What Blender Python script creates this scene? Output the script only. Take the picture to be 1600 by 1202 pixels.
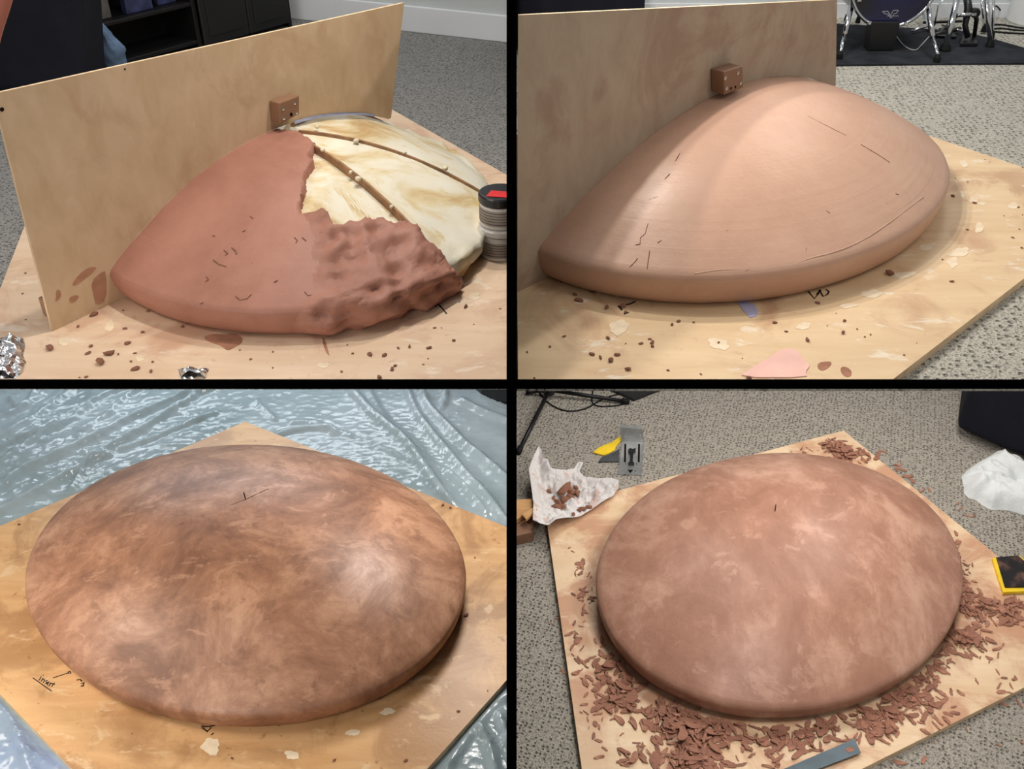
import bpy, bmesh, math, random
from mathutils import Vector, Matrix, noise
random.seed(7)
for _o in list(bpy.data.objects): bpy.data.objects.remove(_o, do_unlink=True)
scene = bpy.context.scene
COL = scene.collection
PI = math.pi

# ------------------------------------------------------------------ camera
F, PITCH, CAMZ = 1500.0, math.radians(34.5), 2.25      # focal length in pixels of the 1600 x 1202 frame
cd = bpy.data.cameras.new('camera'); cam = bpy.data.objects.new('camera', cd); COL.objects.link(cam)
cd.sensor_fit = 'HORIZONTAL'; cd.sensor_width = 36; cd.lens = 36 * F / 1600
cd.clip_start = .05; cd.clip_end = 60
cam.location = (0, 0, CAMZ); cam.rotation_euler = (PI / 2 - PITCH, 0, 0)
scene.camera = cam

# ------------------------------------------------------------------ light and exposure
w = bpy.data.worlds.new('world'); scene.world = w; w.use_nodes = True
w.node_tree.nodes['Background'].inputs[0].default_value = (1.0, .985, .97, 1)
w.node_tree.nodes['Background'].inputs[1].default_value = .36
scene.view_settings.view_transform = 'Standard'; scene.view_settings.look = 'None'
scene.view_settings.exposure = 0.0; scene.view_settings.gamma = 1.0
scene.view_settings.use_curve_mapping = False

def lamp(name, loc, target, energy, size, col=(1, .93, .84), kind='AREA', size_y=None, spot=None):
    d = bpy.data.lights.new(name, kind); o = bpy.data.objects.new(name, d); COL.objects.link(o)
    d.energy = energy; d.color = col
    if kind == 'AREA':
        d.shape = 'RECTANGLE' if size_y else 'DISK'; d.size = size
        if size_y: d.size_y = size_y
    else: d.shadow_soft_size = size
    o.location = loc
    o.rotation_euler = (Vector(target) - Vector(loc)).to_track_quat('-Z', 'Y').to_euler()
    return o
# upper left room
lamp('unseen_upper_lamp', (-.25, 2.12, 3.3), (-.55, 2.2, 1.2), 15, .09, (1, .95, .89))
lamp('unseen_upper_lamp', (-1.6, 1.2, 3.1), (-.6, 2.2, 1.2), 9.5, .5, (1, .95, .89))
lamp('unseen_upper_lamp', (-.05, 1.75, 2.75), (-.25, 2.6, 1.5), 2.4, .2, (1, .95, .89))  # unseen lamp added to brighten the right part of the template
lamp('unseen_upper_lamp', (-.9, 3.6, 3.0), (-.5, 3.6, 1.2), 7, .5, (.95, .97, 1))
# upper right room
lamp('unseen_upper_lamp', (.27, 2.10, 2.33), (.48, 2.1, 1.35), 4.0, .025, (1, .93, .85))
lamp('unseen_upper_lamp', (-.02, 2.30, 2.56), (.48, 2.1, 1.35), 7.0, .05, (1, .93, .85))
lamp('unseen_upper_lamp', (1.3, 1.2, 3.0), (.9, 2.2, 1.35), 4.5, .6, (1, .96, .92))  # soft fill added from the front right, source unseen
lamp('unseen_upper_lamp', (1.3, 3.3, 2.9), (1.3, 3.4, 1.3), 11, .5, (.97, .98, 1))
# lower left room (unseen lamps added under the deck above)
lamp('unseen_lower_lamp', (-1.15, 3.25, 1.05), (-1.0, 2.2, .3), 15, 1.6, (.84, .93, 1), size_y=.25)  # added cool window-like light, puts gloss on sheet and dome
lamp('unseen_lower_lamp', (-.12, 2.15, 1.10), (-.25, 1.9, .3), 8, .3, (1, .95, .9))
lamp('unseen_lower_lamp', (-1.5, 1.5, 1.14), (-1.1, 1.6, .3), 9, .5, (1, .92, .82))
lamp('added_rim_lamp', (-1.25, .45, 1.35), (-.8, 1.5, .35), 9, .45, (1, .93, .84))  # unseen lamp added on the camera side to light the dome's front rim
# lower right room: unseen lamps under the deck, some added as even fill
lamp('unseen_lower_lamp', (.62, 2.25, 1.29), (.62, 2.0, .05), 6, .35, (1, .95, .90))
lamp('unseen_lower_lamp', (.28, 2.75, 1.29), (.35, 2.5, .05), 8, .35, (1, .95, .90))  # added to brighten the carpet and paper
lamp('unseen_lower_lamp', (1.5, 3.0, 1.29), (1.4, 2.8, .05), 8, .35, (1, .95, .90))  # added to spread brightness towards the back right
lamp('unseen_lower_lamp', (1.35, 2.4, 1.29), (1.2, 2.2, .05), 8, .35, (1, .95, .90))
lamp('unseen_lower_lamp', (.75, 1.42, 1.29), (.8, 1.6, .05), 9, .35, (1, .95, .90))

# ------------------------------------------------------------------ pixels, rooms
_c, _s = math.cos(PITCH), math.sin(PITCH)
def ray(px, py):
    a, b = (px - 800) / F, (py - 601) / F
    return Vector((a, _c - b * _s, -_s - b * _c))
def on_z(px, py, z):
    d = ray(px, py); return Vector((0, 0, CAMZ)) + d * ((z - CAMZ) / d.z)
def on_y(px, py, y):
    d = ray(px, py); return Vector((0, 0, CAMZ)) + d * (y / d.y)
def on_plane(px, py, o, n):
    d = ray(px, py); c = Vector((0, 0, CAMZ)); return c + d * ((o - c).dot(n) / d.dot(n))
def to_px(v):
    x, y, z = v[0], v[1], v[2] - CAMZ
    dep = y * _c - z * _s
    return (800 + F * x / dep, 601 + F * (-y * _s - z * _c) / dep)
def depth(v): return v[1] * _c - (v[2] - CAMZ) * _s

R = .55                                                   # dome radius in metres
H1, HA, RB, EX = .1307, .434, .9325, 2.0617               # rim height, apex height, base radius, fall-off
class Room: pass
def room(c, ell):
    r = Room(); r.c = Vector((c[0] * R, c[1] * R, CAMZ + c[2] * R)); r.top = r.c.z; r.floor = r.top - .018
    r.a, r.b = ell; det = (1 + r.a) * (1 - r.a) - r.b * r.b
    r.inv = ((1 - r.a) / det, -r.b / det, (1 + r.a) / det)
    return r
BR = room((1.4948, 3.8507, -3.9768), (.0342, .1156))
BL = room((-1.3148, 3.4186, -3.5245), (.09, -.0879))
TR = room((.8633, 3.8381, -1.6343), (-.0185, .1229))
TL = room((-1.0004, 4.0779, -1.8824), (-.0593, -.068))
def profile():
    p = [(RB + (1 - RB) * math.sin(a), H1 * (1 - math.cos(a))) for a in [i * PI / 2 / 6 for i in range(7)]]
    p[-1] = (1, H1)
    p += [(1 - i / 26, H1 + (HA - H1) * (1 - (1 - i / 26) ** EX)) for i in range(1, 27)]
    q = [p[0]]                                            # soften the corner at the rim
    for i in range(1, len(p) - 1):
        a, b, c = p[i - 1], p[i], p[i + 1]
        if i in (5, 6, 7): q += [((a[0] + 3 * b[0]) / 4, (a[1] + 3 * b[1]) / 4), ((c[0] + 3 * b[0]) / 4, (c[1] + 3 * b[1]) / 4)]
        else: q.append(b)
    q.append(p[-1]); return q
PROF = profile()
def dome_pt(rm, th, r, z):
    x, y = r * math.cos(th), r * math.sin(th)
    return Vector((rm.c.x + R * (x * (1 + rm.a) + y * rm.b), rm.c.y + R * (x * rm.b + y * (1 - rm.a)), rm.c.z + R * z))
def rho(rm, x, y):
    dx, dy = (x - rm.c.x) / R, (y - rm.c.y) / R; i = rm.inv
    u, v = i[0] * dx + i[1] * dy, i[1] * dx + i[2] * dy
    return math.hypot(u, v), math.atan2(v, u)
def dome_z(rm, x, y):
    r, _ = rho(rm, x, y)
    return rm.c.z + (R * (H1 + (HA - H1) * (1 - r ** EX)) if r < 1 else 0)
def dome_hit(rm, px, py):
    d = ray(px, py); t1 = (rm.top - CAMZ) / d.z; t = t1 * .6
    while t < t1:
        p = Vector((0, 0, CAMZ)) + d * t
        if p.z < dome_z(rm, p.x, p.y) : return p
        t += t1 * .0005
    return Vector((0, 0, CAMZ)) + d * t1

# ------------------------------------------------------------------ objects
def tag(o, label=None, cat=None, group=None, kind=None):
    if label: o['label'] = label
    if cat: o['category'] = cat
    if group: o['group'] = group
    if kind: o['kind'] = kind
    return o
def root(name, loc, label, cat, group=None):
    o = bpy.data.objects.new(name, None); COL.objects.link(o); o.location = loc; o.empty_display_size = .05
    return tag(o, label, cat, group)
def obj(name, bm, mat, parent=None, smooth=False, recalc=True):
    if recalc: bmesh.ops.recalc_face_normals(bm, faces=bm.faces)
    me = bpy.data.meshes.new(name)
    off = Vector((0, 0, 0))
    vs = [v.co for v in bm.verts]
    if vs:
        lo = [min(v[i] for v in vs) for i in range(3)]; hi = [max(v[i] for v in vs) for i in range(3)]
        off = Vector(((lo[0] + hi[0]) / 2, (lo[1] + hi[1]) / 2, lo[2]))
        for v in bm.verts: v.co -= off
    if smooth:
        for f in bm.faces: f.smooth = True
    bm.to_mesh(me); bm.free()
    me.materials.append(mat)
    o = bpy.data.objects.new(name, me); COL.objects.link(o)
    if parent is not None:
        o.parent = parent; p = parent; acc = Vector((0, 0, 0))
        while p is not None: acc += Vector(p.location); p = p.parent
        o.location = off - acc
    else: o.location = off
    return o
def struct(name, bm, mat, label=None):
    o = obj(name, bm, mat); tag(o, label, None, None, 'structure'); return o
def nb(): return bmesh.new()
def prism(bm, pts, vec):
    a = [bm.verts.new(p) for p in pts]; b = [bm.verts.new(Vector(p) + Vector(vec)) for p in pts]
    bm.faces.new(a); bm.faces.new(b[::-1]); n = len(a)
    for i in range(n): bm.faces.new((a[i], b[i], b[(i + 1) % n], a[(i + 1) % n]))
def box(bm, lo, hi):
    prism(bm, [(lo[0], lo[1], lo[2]), (hi[0], lo[1], lo[2]), (hi[0], hi[1], lo[2]), (lo[0], hi[1], lo[2])], (0, 0, hi[2] - lo[2]))
def obox(bm, c, ax, ay, az):
    c, ax, ay, az = map(Vector, (c, ax, ay, az))
    prism(bm, [c - ax - ay - az, c + ax - ay - az, c + ax + ay - az, c - ax + ay - az], az * 2)
def bevel(bm, w, seg=2):
    bmesh.ops.recalc_face_normals(bm, faces=bm.faces)
    bmesh.ops.bevel(bm, geom=list(bm.edges), offset=w, segments=seg, profile=.5, affect='EDGES', clamp_overlap=True)
def tube(bm, pts, r, seg=8, caps=True):
    pts = [Vector(p) for p in pts]; rs = r if isinstance(r, (list, tuple)) else [r] * len(pts)
    rings = []; up = None
    for i, p in enumerate(pts):
        t = (pts[min(i + 1, len(pts) - 1)] - pts[max(i - 1, 0)]).normalized()
        if up is None:
            up = Vector((0, 0, 1)) if abs(t.z) < .9 else Vector((1, 0, 0))
        x = (up - t * up.dot(t)).normalized(); y = t.cross(x); up = x
        rings.append([bm.verts.new(p + (x * math.cos(a) + y * math.sin(a)) * rs[i]) for a in [2 * PI * k / seg for k in range(seg)]])
    for a, b in zip(rings, rings[1:]):
        for k in range(seg): bm.faces.new((a[k], a[(k + 1) % seg], b[(k + 1) % seg], b[k]))
    if caps: bm.faces.new(rings[0][::-1]); bm.faces.new(rings[-1])
def lathe(bm, prof, c, seg=32, ax=None):
    c = Vector(c); q = Vector((0, 0, 1)).rotation_difference(Vector(ax)) if ax is not None else None
    rings = []
    for r, z in prof:
        ring = []
        for k in range(seg):
            p = Vector((max(r, 1e-5) * math.cos(2 * PI * k / seg), max(r, 1e-5) * math.sin(2 * PI * k / seg), z))
            ring.append(bm.verts.new(c + (q @ p if q else p)))
        rings.append(ring)
    for a, b in zip(rings, rings[1:]):
        for k in range(seg): bm.faces.new((a[k], a[(k + 1) % seg], b[(k + 1) % seg], b[k]))
    bm.faces.new(rings[0][::-1]); bm.faces.new(rings[-1])
def chaikin(p, n=2, closed=False):
    p = [Vector(q) for q in p]
    for _ in range(n):
        q = [] if closed else [p[0]]
        for i in range(len(p) if closed else len(p) - 1):
            a, b = p[i], p[(i + 1) % len(p)]
            q += [a * .75 + b * .25, a * .25 + b * .75]
        if not closed: q.append(p[-1])
        p = q
    return p
def ribbon(bm, pts, wd, th=.0008):
    pts = [Vector(p) for p in pts]; L = []; Rr = []
    for i, p in enumerate(pts):
        t = (pts[min(i + 1, len(pts) - 1)] - pts[max(i - 1, 0)]); n = Vector((-t.y, t.x, 0))
        n = n.normalized() * wd / 2 if n.length > 1e-9 else Vector((wd / 2, 0, 0))
        L.append(p + n); Rr.append(p - n)
    up = Vector((0, 0, th))
    vs = [[bm.verts.new(q) for q in (l, r, r + up, l + up)] for l, r in zip(L, Rr)]
    for a, b in zip(vs, vs[1:]):
        for k in range(4): bm.faces.new((a[k], a[(k + 1) % 4], b[(k + 1) % 4], b[k]))
    bm.faces.new(vs[0][::-1]); bm.faces.new(vs[-1])
def cut(bm, co, no):
    """keep the side the normal points away from, and close the cut"""
    r = bmesh.ops.bisect_plane(bm, geom=bm.verts[:] + bm.edges[:] + bm.faces[:], plane_co=co, plane_no=no, clear_outer=True)
    ed = [e for e in r['geom_cut'] if isinstance(e, bmesh.types.BMEdge)]
    if ed:
        try: bmesh.ops.holes_fill(bm, edges=ed, sides=0)
        except Exception: pass
def clip2(poly, n, d):
    """Sutherland-Hodgman, keep n.p <= d"""
    out = []
    for i, a in enumerate(poly):
        b = poly[(i + 1) % len(poly)]; da = n[0] * a[0] + n[1] * a[1] - d; db = n[0] * b[0] + n[1] * b[1] - d
        if da <= 0: out.append(a)
        if (da < 0 < db) or (db < 0 < da):
            t = da / (da - db); out.append((a[0] + (b[0] - a[0]) * t, a[1] + (b[1] - a[1]) * t))
    return out
def inpoly(x, y, poly):
    c = False; j = len(poly) - 1
    for i in range(len(poly)):
        xi, yi = poly[i][0], poly[i][1]; xj, yj = poly[j][0], poly[j][1]
        if (yi > y) != (yj > y) and x < (xj - xi) * (y - yi) / (yj - yi) + xi: c = not c
        j = i
    return c
def edge_dist(x, y, poly, closed=True):
    m = 1e9; n = len(poly)
    for i in range(n if closed else n - 1):
        ax, ay = poly[i][0], poly[i][1]; bx, by = poly[(i + 1) % n][0], poly[(i + 1) % n][1]
        dx, dy = bx - ax, by - ay; L = dx * dx + dy * dy
        t = max(0, min(1, ((x - ax) * dx + (y - ay) * dy) / L)) if L else 0
        m = min(m, math.hypot(x - ax - t * dx, y - ay - t * dy))
    return m
def nz(v, s, seed=0.0): return noise.noise(Vector((v[0] * s + seed, v[1] * s - seed * 1.7, v[2] * s + seed * .3)))
def fbm(v, s, seed=0.0, o=3):
    a, t = 1.0, 0.0
    for _ in range(o): t += a * nz(v, s, seed); a *= .5; s *= 2.1
    return t

# ------------------------------------------------------------------ materials
def lin(c):
    return tuple(((x / 255) / 12.92 if x / 255 <= .04045 else ((x / 255 + .055) / 1.055) ** 2.4) for x in c) + (1,)
class NT:
    def __init__(s, name):
        s.m = bpy.data.materials.new(name); s.m.use_nodes = True; s.t = s.m.node_tree; s.n = s.t.nodes
        s.b = s.n['Principled BSDF']; s.out = s.n['Material Output']
        s.co = s.n.new('ShaderNodeTexCoord').outputs['Object']
    def l(s, a, b): s.t.links.new(a, b)
    def map(s, scale=(1, 1, 1), rot=(0, 0, 0), loc=(0, 0, 0), src=None):
        m = s.n.new('ShaderNodeMapping'); m.inputs['Scale'].default_value = scale; m.inputs['Rotation'].default_value = rot
        m.inputs['Location'].default_value = loc; s.l(src or s.co, m.inputs[0]); return m.outputs[0]
    def noise(s, scale, detail=4, rough=.55, dist=0, src=None):
        n = s.n.new('ShaderNodeTexNoise'); n.inputs['Scale'].default_value = scale; n.inputs['Detail'].default_value = detail
        n.inputs['Roughness'].default_value = rough; n.inputs['Distortion'].default_value = dist
        s.l(src or s.co, n.inputs['Vector']); return n.outputs[0]
    def voro(s, scale, feat='F1', src=None, rnd=1.0):
        n = s.n.new('ShaderNodeTexVoronoi'); n.feature = feat; n.inputs['Scale'].default_value = scale
        n.inputs['Randomness'].default_value = rnd; s.l(src or s.co, n.inputs['Vector']); return n.outputs[0]
    def ramp(s, f, stops):
        r = s.n.new('ShaderNodeValToRGB'); e = r.color_ramp.elements
        while len(e) < len(stops): e.new(.5)
        for x, (p, c) in zip(e, stops):
            x.position = p; x.color = c if len(c) == 4 else lin(c)
        s.l(f, r.inputs[0]); return r.outputs[0]
    def rng(s, f, a, b, c=0, d=1):
        r = s.n.new('ShaderNodeMapRange'); r.interpolation_type = 'SMOOTHSTEP'
        for i, x in enumerate((a, b, c, d)): r.inputs[i + 1].default_value = x
        s.l(f, r.inputs[0]); return r.outputs[0]
    def mix(s, f, a, b, mode='MIX'):
        m = s.n.new('ShaderNodeMix'); m.data_type = 'RGBA'; m.blend_type = mode
        for k, v in ((0, f), (6, a), (7, b)):
            if hasattr(v, 'is_linked') or hasattr(v, 'links'): s.l(v, m.inputs[k])
            elif k == 0: m.inputs[0].default_value = v
            else: m.inputs[k].default_value = v if len(v) == 4 else lin(v)
        return m.outputs[2]
    def math(s, op, a, b=None):
        m = s.n.new('ShaderNodeMath'); m.operation = op
        for k, v in ((0, a), (1, b)):
            if v is None: continue
            if isinstance(v, (int, float)): m.inputs[k].default_value = v
            else: s.l(v, m.inputs[k])
        return m.outputs[0]
    def bump(s, h, strength, dist=.01, prev=None):
        b = s.n.new('ShaderNodeBump'); b.inputs['Strength'].default_value = strength; b.inputs['Distance'].default_value = dist
        s.l(h, b.inputs['Height'])
        if prev: s.l(prev, b.inputs['Normal'])
        s.l(b.outputs[0], s.b.inputs['Normal']); return b.outputs[0]
    def fin(s, col=None, rough=None, metal=None, spec=None, coat=None):
        for k, v in (('Base Color', col), ('Roughness', rough), ('Metallic', metal), ('Specular IOR Level', spec), ('Coat Weight', coat)):
            if v is None: continue
            if isinstance(v, (int, float)): s.b.inputs[k].default_value = v
            elif isinstance(v, tuple): s.b.inputs[k].default_value = v if len(v) == 4 else lin(v)
            else: s.l(v, s.b.inputs[k])
        return s.m
def flat(name, col, rough=.5, metal=0, spec=.5, var=.12, scale=14, bump=0.0, bscale=60):
    t = NT(name); c0 = tuple(max(0, int(x * (1 - var))) for x in col); c1 = tuple(min(255, int(x * (1 + var))) for x in col)
    t.fin(t.ramp(t.noise(scale, 5), [(.3, c0), (.7, c1)]), rough, metal, spec)
    if bump: t.bump(t.noise(bscale, 4), bump, .004)
    return t.m
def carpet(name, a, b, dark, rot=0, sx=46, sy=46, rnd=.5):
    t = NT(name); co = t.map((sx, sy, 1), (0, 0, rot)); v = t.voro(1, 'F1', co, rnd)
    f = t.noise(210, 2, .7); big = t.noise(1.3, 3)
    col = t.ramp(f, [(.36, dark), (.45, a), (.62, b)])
    pit = t.rng(v, .10, .34); col = t.mix(t.math('MULTIPLY', t.math('SUBTRACT', 1, pit), .8), col, dark)  # recess shade painted into the colour: pits mixed towards the dark tone
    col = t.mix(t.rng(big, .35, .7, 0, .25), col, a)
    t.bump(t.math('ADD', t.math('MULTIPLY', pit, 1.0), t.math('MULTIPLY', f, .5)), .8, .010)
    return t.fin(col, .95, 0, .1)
def plywood(name, a, b, stain, pale, st=.5, pl=.5, rot=0, ring=None, thr=.5, spk=.6, seed=0, rough=.5):
    t = NT(name); co = t.map((1, 1, 1), (0, 0, rot), (seed, seed, 0)); g = t.map((2.2, 14, 6), (0, 0, rot), (seed, 0, 0))
    col = t.ramp(t.noise(1.6, 6, .6, .6, g), [(.3, a), (.7, b)])
    s1 = t.noise(4.2, 7, .62, .9, co); f = t.rng(s1, thr, thr + .16, 0, st)
    if ring:
        L = t.n.new('ShaderNodeVectorMath'); L.operation = 'LENGTH'
        t.l(t.map((1, 1, 0), (0, 0, 0), (-ring[0], -ring[1], 0)), L.inputs[0])
        f = t.math('MULTIPLY', f, t.rng(L.outputs['Value'], ring[2], ring[3], 1, .12))
    col = t.mix(f, col, stain)
    s2 = t.noise(11, 6, .65, .5, t.map((1, 1.8, 1), (0, 0, rot + .6), (seed + 3, 0, 0)))
    col = t.mix(t.rng(s2, .58, .68, 0, pl), col, pale)
    s3 = t.noise(30, 5, .7, .4, co); col = t.mix(t.rng(s3, .60, .72, 0, spk), col, stain)
    t.bump(t.noise(120, 3), .12, .003)
    return t.fin(col, rough, 0, .35)
def clay(name, a, b, c, scale=4, dist=.25, stretch=(1, 1, 1), lo=.35, hi=.68, r0=.38, r1=.6, bmp=.25, groove=.25, scuff=.4, spec=.4, det=.66, sc2=3.2):
    t = NT(name); co = t.map(stretch)
    n = t.noise(scale, 10, det, dist, co); col = t.ramp(n, [(lo, a), ((lo + hi) / 2, b), (hi, c)])
    n2 = t.noise(scale * sc2, 8, .7, .35, t.map(stretch, (0, 0, .9), (4, 2, 0))); n3 = t.noise(scale * sc2 * .8, 8, .68, .5, t.map((stretch[0], stretch[1] * 1.8, 1), (0, 0, -.5), (9, 1, 0)))
    col = t.mix(t.rng(n2, .54, .64, 0, scuff), col, a); col = t.mix(t.rng(n3, .55, .64, 0, scuff), col, c)
    spk = t.noise(60, 2, .5); col = t.mix(t.rng(spk, .76, .8, 0, .5), col, tuple(int(x * .55) for x in a))
    rg = t.rng(n, lo, hi, r1, r0)
    nrm = t.bump(n2, bmp * .6, .003)
    nrm = t.bump(t.noise(90, 4), bmp, .0025, nrm)
    if groove:
        gz = t.noise(1, 3, .6, 0, t.map((.6, .6, 120))); nrm = t.bump(gz, groove, .004, nrm)
    return t.fin(col, rg, 0, spec)
M = {}
bk = NT('black_paint'); M['black'] = bk.fin((2, 2, 2), .9, 0, .0)
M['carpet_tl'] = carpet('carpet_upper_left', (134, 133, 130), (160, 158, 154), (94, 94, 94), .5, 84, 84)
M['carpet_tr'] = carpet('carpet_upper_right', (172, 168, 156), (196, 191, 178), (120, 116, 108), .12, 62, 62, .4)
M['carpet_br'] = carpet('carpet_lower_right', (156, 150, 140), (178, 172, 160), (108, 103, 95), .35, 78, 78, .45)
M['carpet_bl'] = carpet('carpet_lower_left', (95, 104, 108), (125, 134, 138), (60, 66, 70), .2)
M['wall'] = flat('wall_paint', (196, 200, 200), .7, 0, .3, .03, 3, .05)
M['trim'] = flat('white_trim', (225, 228, 230), .4, 0, .4, .02, 3)
M['clay_tl'] = clay('clay_fresh', (152, 104, 86), (166, 116, 98), (174, 124, 106), 3, r0=.5, r1=.65, groove=.3, scuff=.25)
M['clay_rough'] = clay('clay_pressed', (152, 104, 86), (166, 116, 98), (174, 124, 106), 3, r0=.5, r1=.62, bmp=.45, groove=0, scuff=.25)
M['clay_tr'] = clay('clay_screeded', (186, 146, 122), (196, 156, 132), (204, 166, 142), 2.5, r0=.36, r1=.48, groove=.25, scuff=.25)
M['clay_bl'] = clay('clay_burnished', (122, 82, 59), (156, 110, 83), (190, 144, 114), 4.5, .4, (1, 1, 1), .38, .64, .40, .54, .15, .12, .55, .5, .72)
M['clay_br'] = clay('clay_scraped', (152, 108, 88), (170, 125, 104), (198, 156, 134), 3.0, .3, (1.6, 1, 1), .40, .66, .36, .5, .2, .15, .5, .4, .7, 2.2)
M['clay_bit'] = flat('clay_crumb', (134, 92, 72), .7, 0, .3, .25, 60, .4, 200)
M['clay_dry'] = flat('clay_shaving', (152, 106, 86), .65, 0, .3, .2, 40, .3, 160)
M['template'] = plywood('template_plywood', (186, 158, 124), (202, 174, 142), (172, 136, 106), (212, 190, 166), .45, .2, PI / 2, None, .52, .08, 2)
M['template_tr'] = plywood('template_plywood_used', (170, 149, 125), (184, 165, 142), (154, 120, 100), (196, 178, 158), .6, .2, PI / 2, None, .47, .12, 5)
M['ply_edge'] = flat('plywood_edge', (224, 196, 158), .7, 0, .3, .08, 40)

# ------------------------------------------------------------------ the shell: two storeys, two bays, black dividers
XW = .0100                                                # contents of a bay stop at the divider
def divider():
    D = 1.5; hw = 7.9 * D / F; x0 = (799.4 - 800) * D / F
    def fe(row):
        v = (row - 601) / F * D; return (D * _c - v * _s, CAMZ - D * _s - v * _c)
    t = fe(-70); b = fe(1900); b = (b[0], 0.0) if b[1] < 0 else b
    k = (fe(1202)[1]) / max(1e-6, fe(0)[1] - fe(1202)[1]); lo = fe(1202 + 1202 * k)
    bm = nb(); prism(bm, [(x0 - hw, lo[0], 0), (x0 - hw, 4.5, 0), (x0 - hw, 4.5, t[1]), (x0 - hw, t[0], t[1])], (2 * hw, 0, 0))
    return struct('wall_middle', bm, M['black'], 'black upright divider between the left and right bays')
divider()
YB = {}
def deck(rm, name, x0, x1, carpet_m, side):
    yb = on_z(800, 593, rm.top).y; YB[rm] = yb
    zb = on_y(800, 608, yb - .012).z
    bm = nb(); box(bm, (x0, yb - .012, zb), (x1, yb, rm.top)); struct('trim_' + side, bm, M['black'], 'black nosing along the front of the deck')
    bm = nb(); box(bm, (x0, yb + .03, rm.floor - .026), (x1, 4.6, rm.floor - .006)); struct('floor_deck_' + side, bm, M['black'], 'black deck carrying the upper room')
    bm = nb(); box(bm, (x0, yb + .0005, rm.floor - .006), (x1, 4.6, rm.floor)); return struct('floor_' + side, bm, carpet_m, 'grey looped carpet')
deck(TL, 'tl', -2.7, -.0082, M['carpet_tl'], 'upper_left')
deck(TR, 'tr', .0076, 2.7, M['carpet_tr'], 'upper_right')
def low_floor(rm, x0, x1, m, side):
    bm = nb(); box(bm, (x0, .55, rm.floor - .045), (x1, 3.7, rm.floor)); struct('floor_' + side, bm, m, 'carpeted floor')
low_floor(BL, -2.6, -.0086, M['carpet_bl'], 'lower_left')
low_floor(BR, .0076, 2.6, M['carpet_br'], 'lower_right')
bm = nb(); box(bm, (-2.6, 3.7, 0), (-XW, 3.74, 1.17)); struct('wall_back_lower_left', bm, M['wall'], 'pale back wall')
bm = nb(); box(bm, (XW, 3.7, 0), (2.6, 3.74, 1.3)); struct('wall_back_lower_right', bm, M['wall'], 'pale back wall')
# upper back walls with baseboards
A_, B_ = on_z(457, 28, TL.floor), on_z(790, 65, TL.floor)
dW = (B_ - A_).normalized(); nW = Vector((dW.y, -dW.x, 0)); nW = nW if nW.y < 0 else -nW
Lw = A_ - dW * ((A_.x + 2.65) / dW.x); Rw = B_ + dW * ((-XW - B_.x) / dW.x)
bm = nb(); prism(bm, [Lw - nW * .0, Rw, Rw - nW * .05, Lw - nW * .05], (0, 0, 1.1)); cut(bm, (-XW, 0, 0), (1, 0, 0)); struct('wall_back_upper_left', bm, M['wall'], 'pale grey painted wall')
hb = on_y(790, 23, B_.y).z - TL.floor
bm = nb(); prism(bm, [Lw + nW * .001, Rw + nW * .001, Rw + nW * .016, Lw + nW * .016], (0, 0, hb)); bevel(bm, .004, 2); cut(bm, (-XW, 0, 0), (1, 0, 0)); struct('baseboard_upper_left', bm, M['trim'], 'white baseboard')
yw = on_z(1520, 26, TR.floor).y
bm = nb(); box(bm, (XW, yw, TR.floor), (2.65, yw + .05, TR.floor + 1.1)); struct('wall_back_upper_right', bm, M['wall'], 'white wall behind the drum kit')
bm = nb(); box(bm, (XW, yw - .016, TR.floor), (2.65, yw - .001, TR.floor + .05)); struct('baseboard_upper_right', bm, M['trim'], 'white baseboard')

# ------------------------------------------------------------------ boards
def board(rm, pix, label, mk, xlim, front=None):
    pts = [tuple(on_z(x, y, rm.top))[:2] for x, y in pix]
    pts = clip2(pts, (1, 0), -XW) if xlim < 0 else clip2(pts, (-1, 0), -XW)
    if front is not None: pts = clip2(pts, (0, -1), -front)
    bm = nb(); prism(bm, [(x, y, rm.top) for x, y in pts], (0, 0, -.0178))
    cx = (min(p[0] for p in pts) + max(p[0] for p in pts)) / 2; cy = (min(p[1] for p in pts) + max(p[1] for p in pts)) / 2
    o = obj('plywood_board', bm, mk((rm.c.x - cx, rm.c.y - cy)))
    o.data.materials.append(M['ply_edge'])
    for p in o.data.polygons:
        if abs(p.normal.z) < .5: p.material_index = 1
    tag(o, label, 'board', 'plywood base boards'); rm.board = pts; rm.bo = o
    return o
bTL = board(TL, [(-260, 1130), (0, 452), (88, 225), (430, 70), (609, 169), (900, 335), (1010, 400), (760, 640), (640, 760)],
      'pale plywood base board under the half clay, half foam dome', lambda c: plywood('board_upper_left', (214, 184, 154), (228, 202, 174), (180, 128, 102), (234, 220, 202), .55, .6, .3, (c[0], c[1], .62, .95), .50, .35, 1), -1, YB[TL] + .0005)
bTR = board(TR, [(560, 470), (1120, 110), (1448, 211), (1600, 262), (1760, 312), (1395, 593), (1290, 700), (700, 760)],
      'plywood base board whose cut edge runs along the carpet beside the smooth half dome', lambda c: plywood('board_upper_right', (212, 180, 140), (226, 198, 158), (174, 128, 98), (234, 222, 202), .6, .75, .5, (c[0], c[1], .66, .95), .47, .3, 4), 1, YB[TR] + .0005)
bBL = board(BL, [(383, 659), (949, 887), (401, 1500), (-180, 899)],
      'orange-brown smeared plywood board lying on the plastic sheet', lambda c: plywood('board_lower_left', (196, 150, 102), (214, 172, 124), (142, 98, 62), (220, 190, 150), .55, .7, .7, (c[0], c[1], .66, 1.1), .46, .75, 8, .38), -1)
bBR = board(BR, [(852, 797), (1318, 673), (1731, 1009), (938, 1407)],
      'pale plywood board strewn with clay shavings', lambda c: plywood('board_lower_right', (216, 184, 146), (230, 204, 170), (186, 132, 102), (236, 218, 194), .75, .4, .2, (c[0], c[1], .72, .95), .42, .4, 11), 1)

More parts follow.
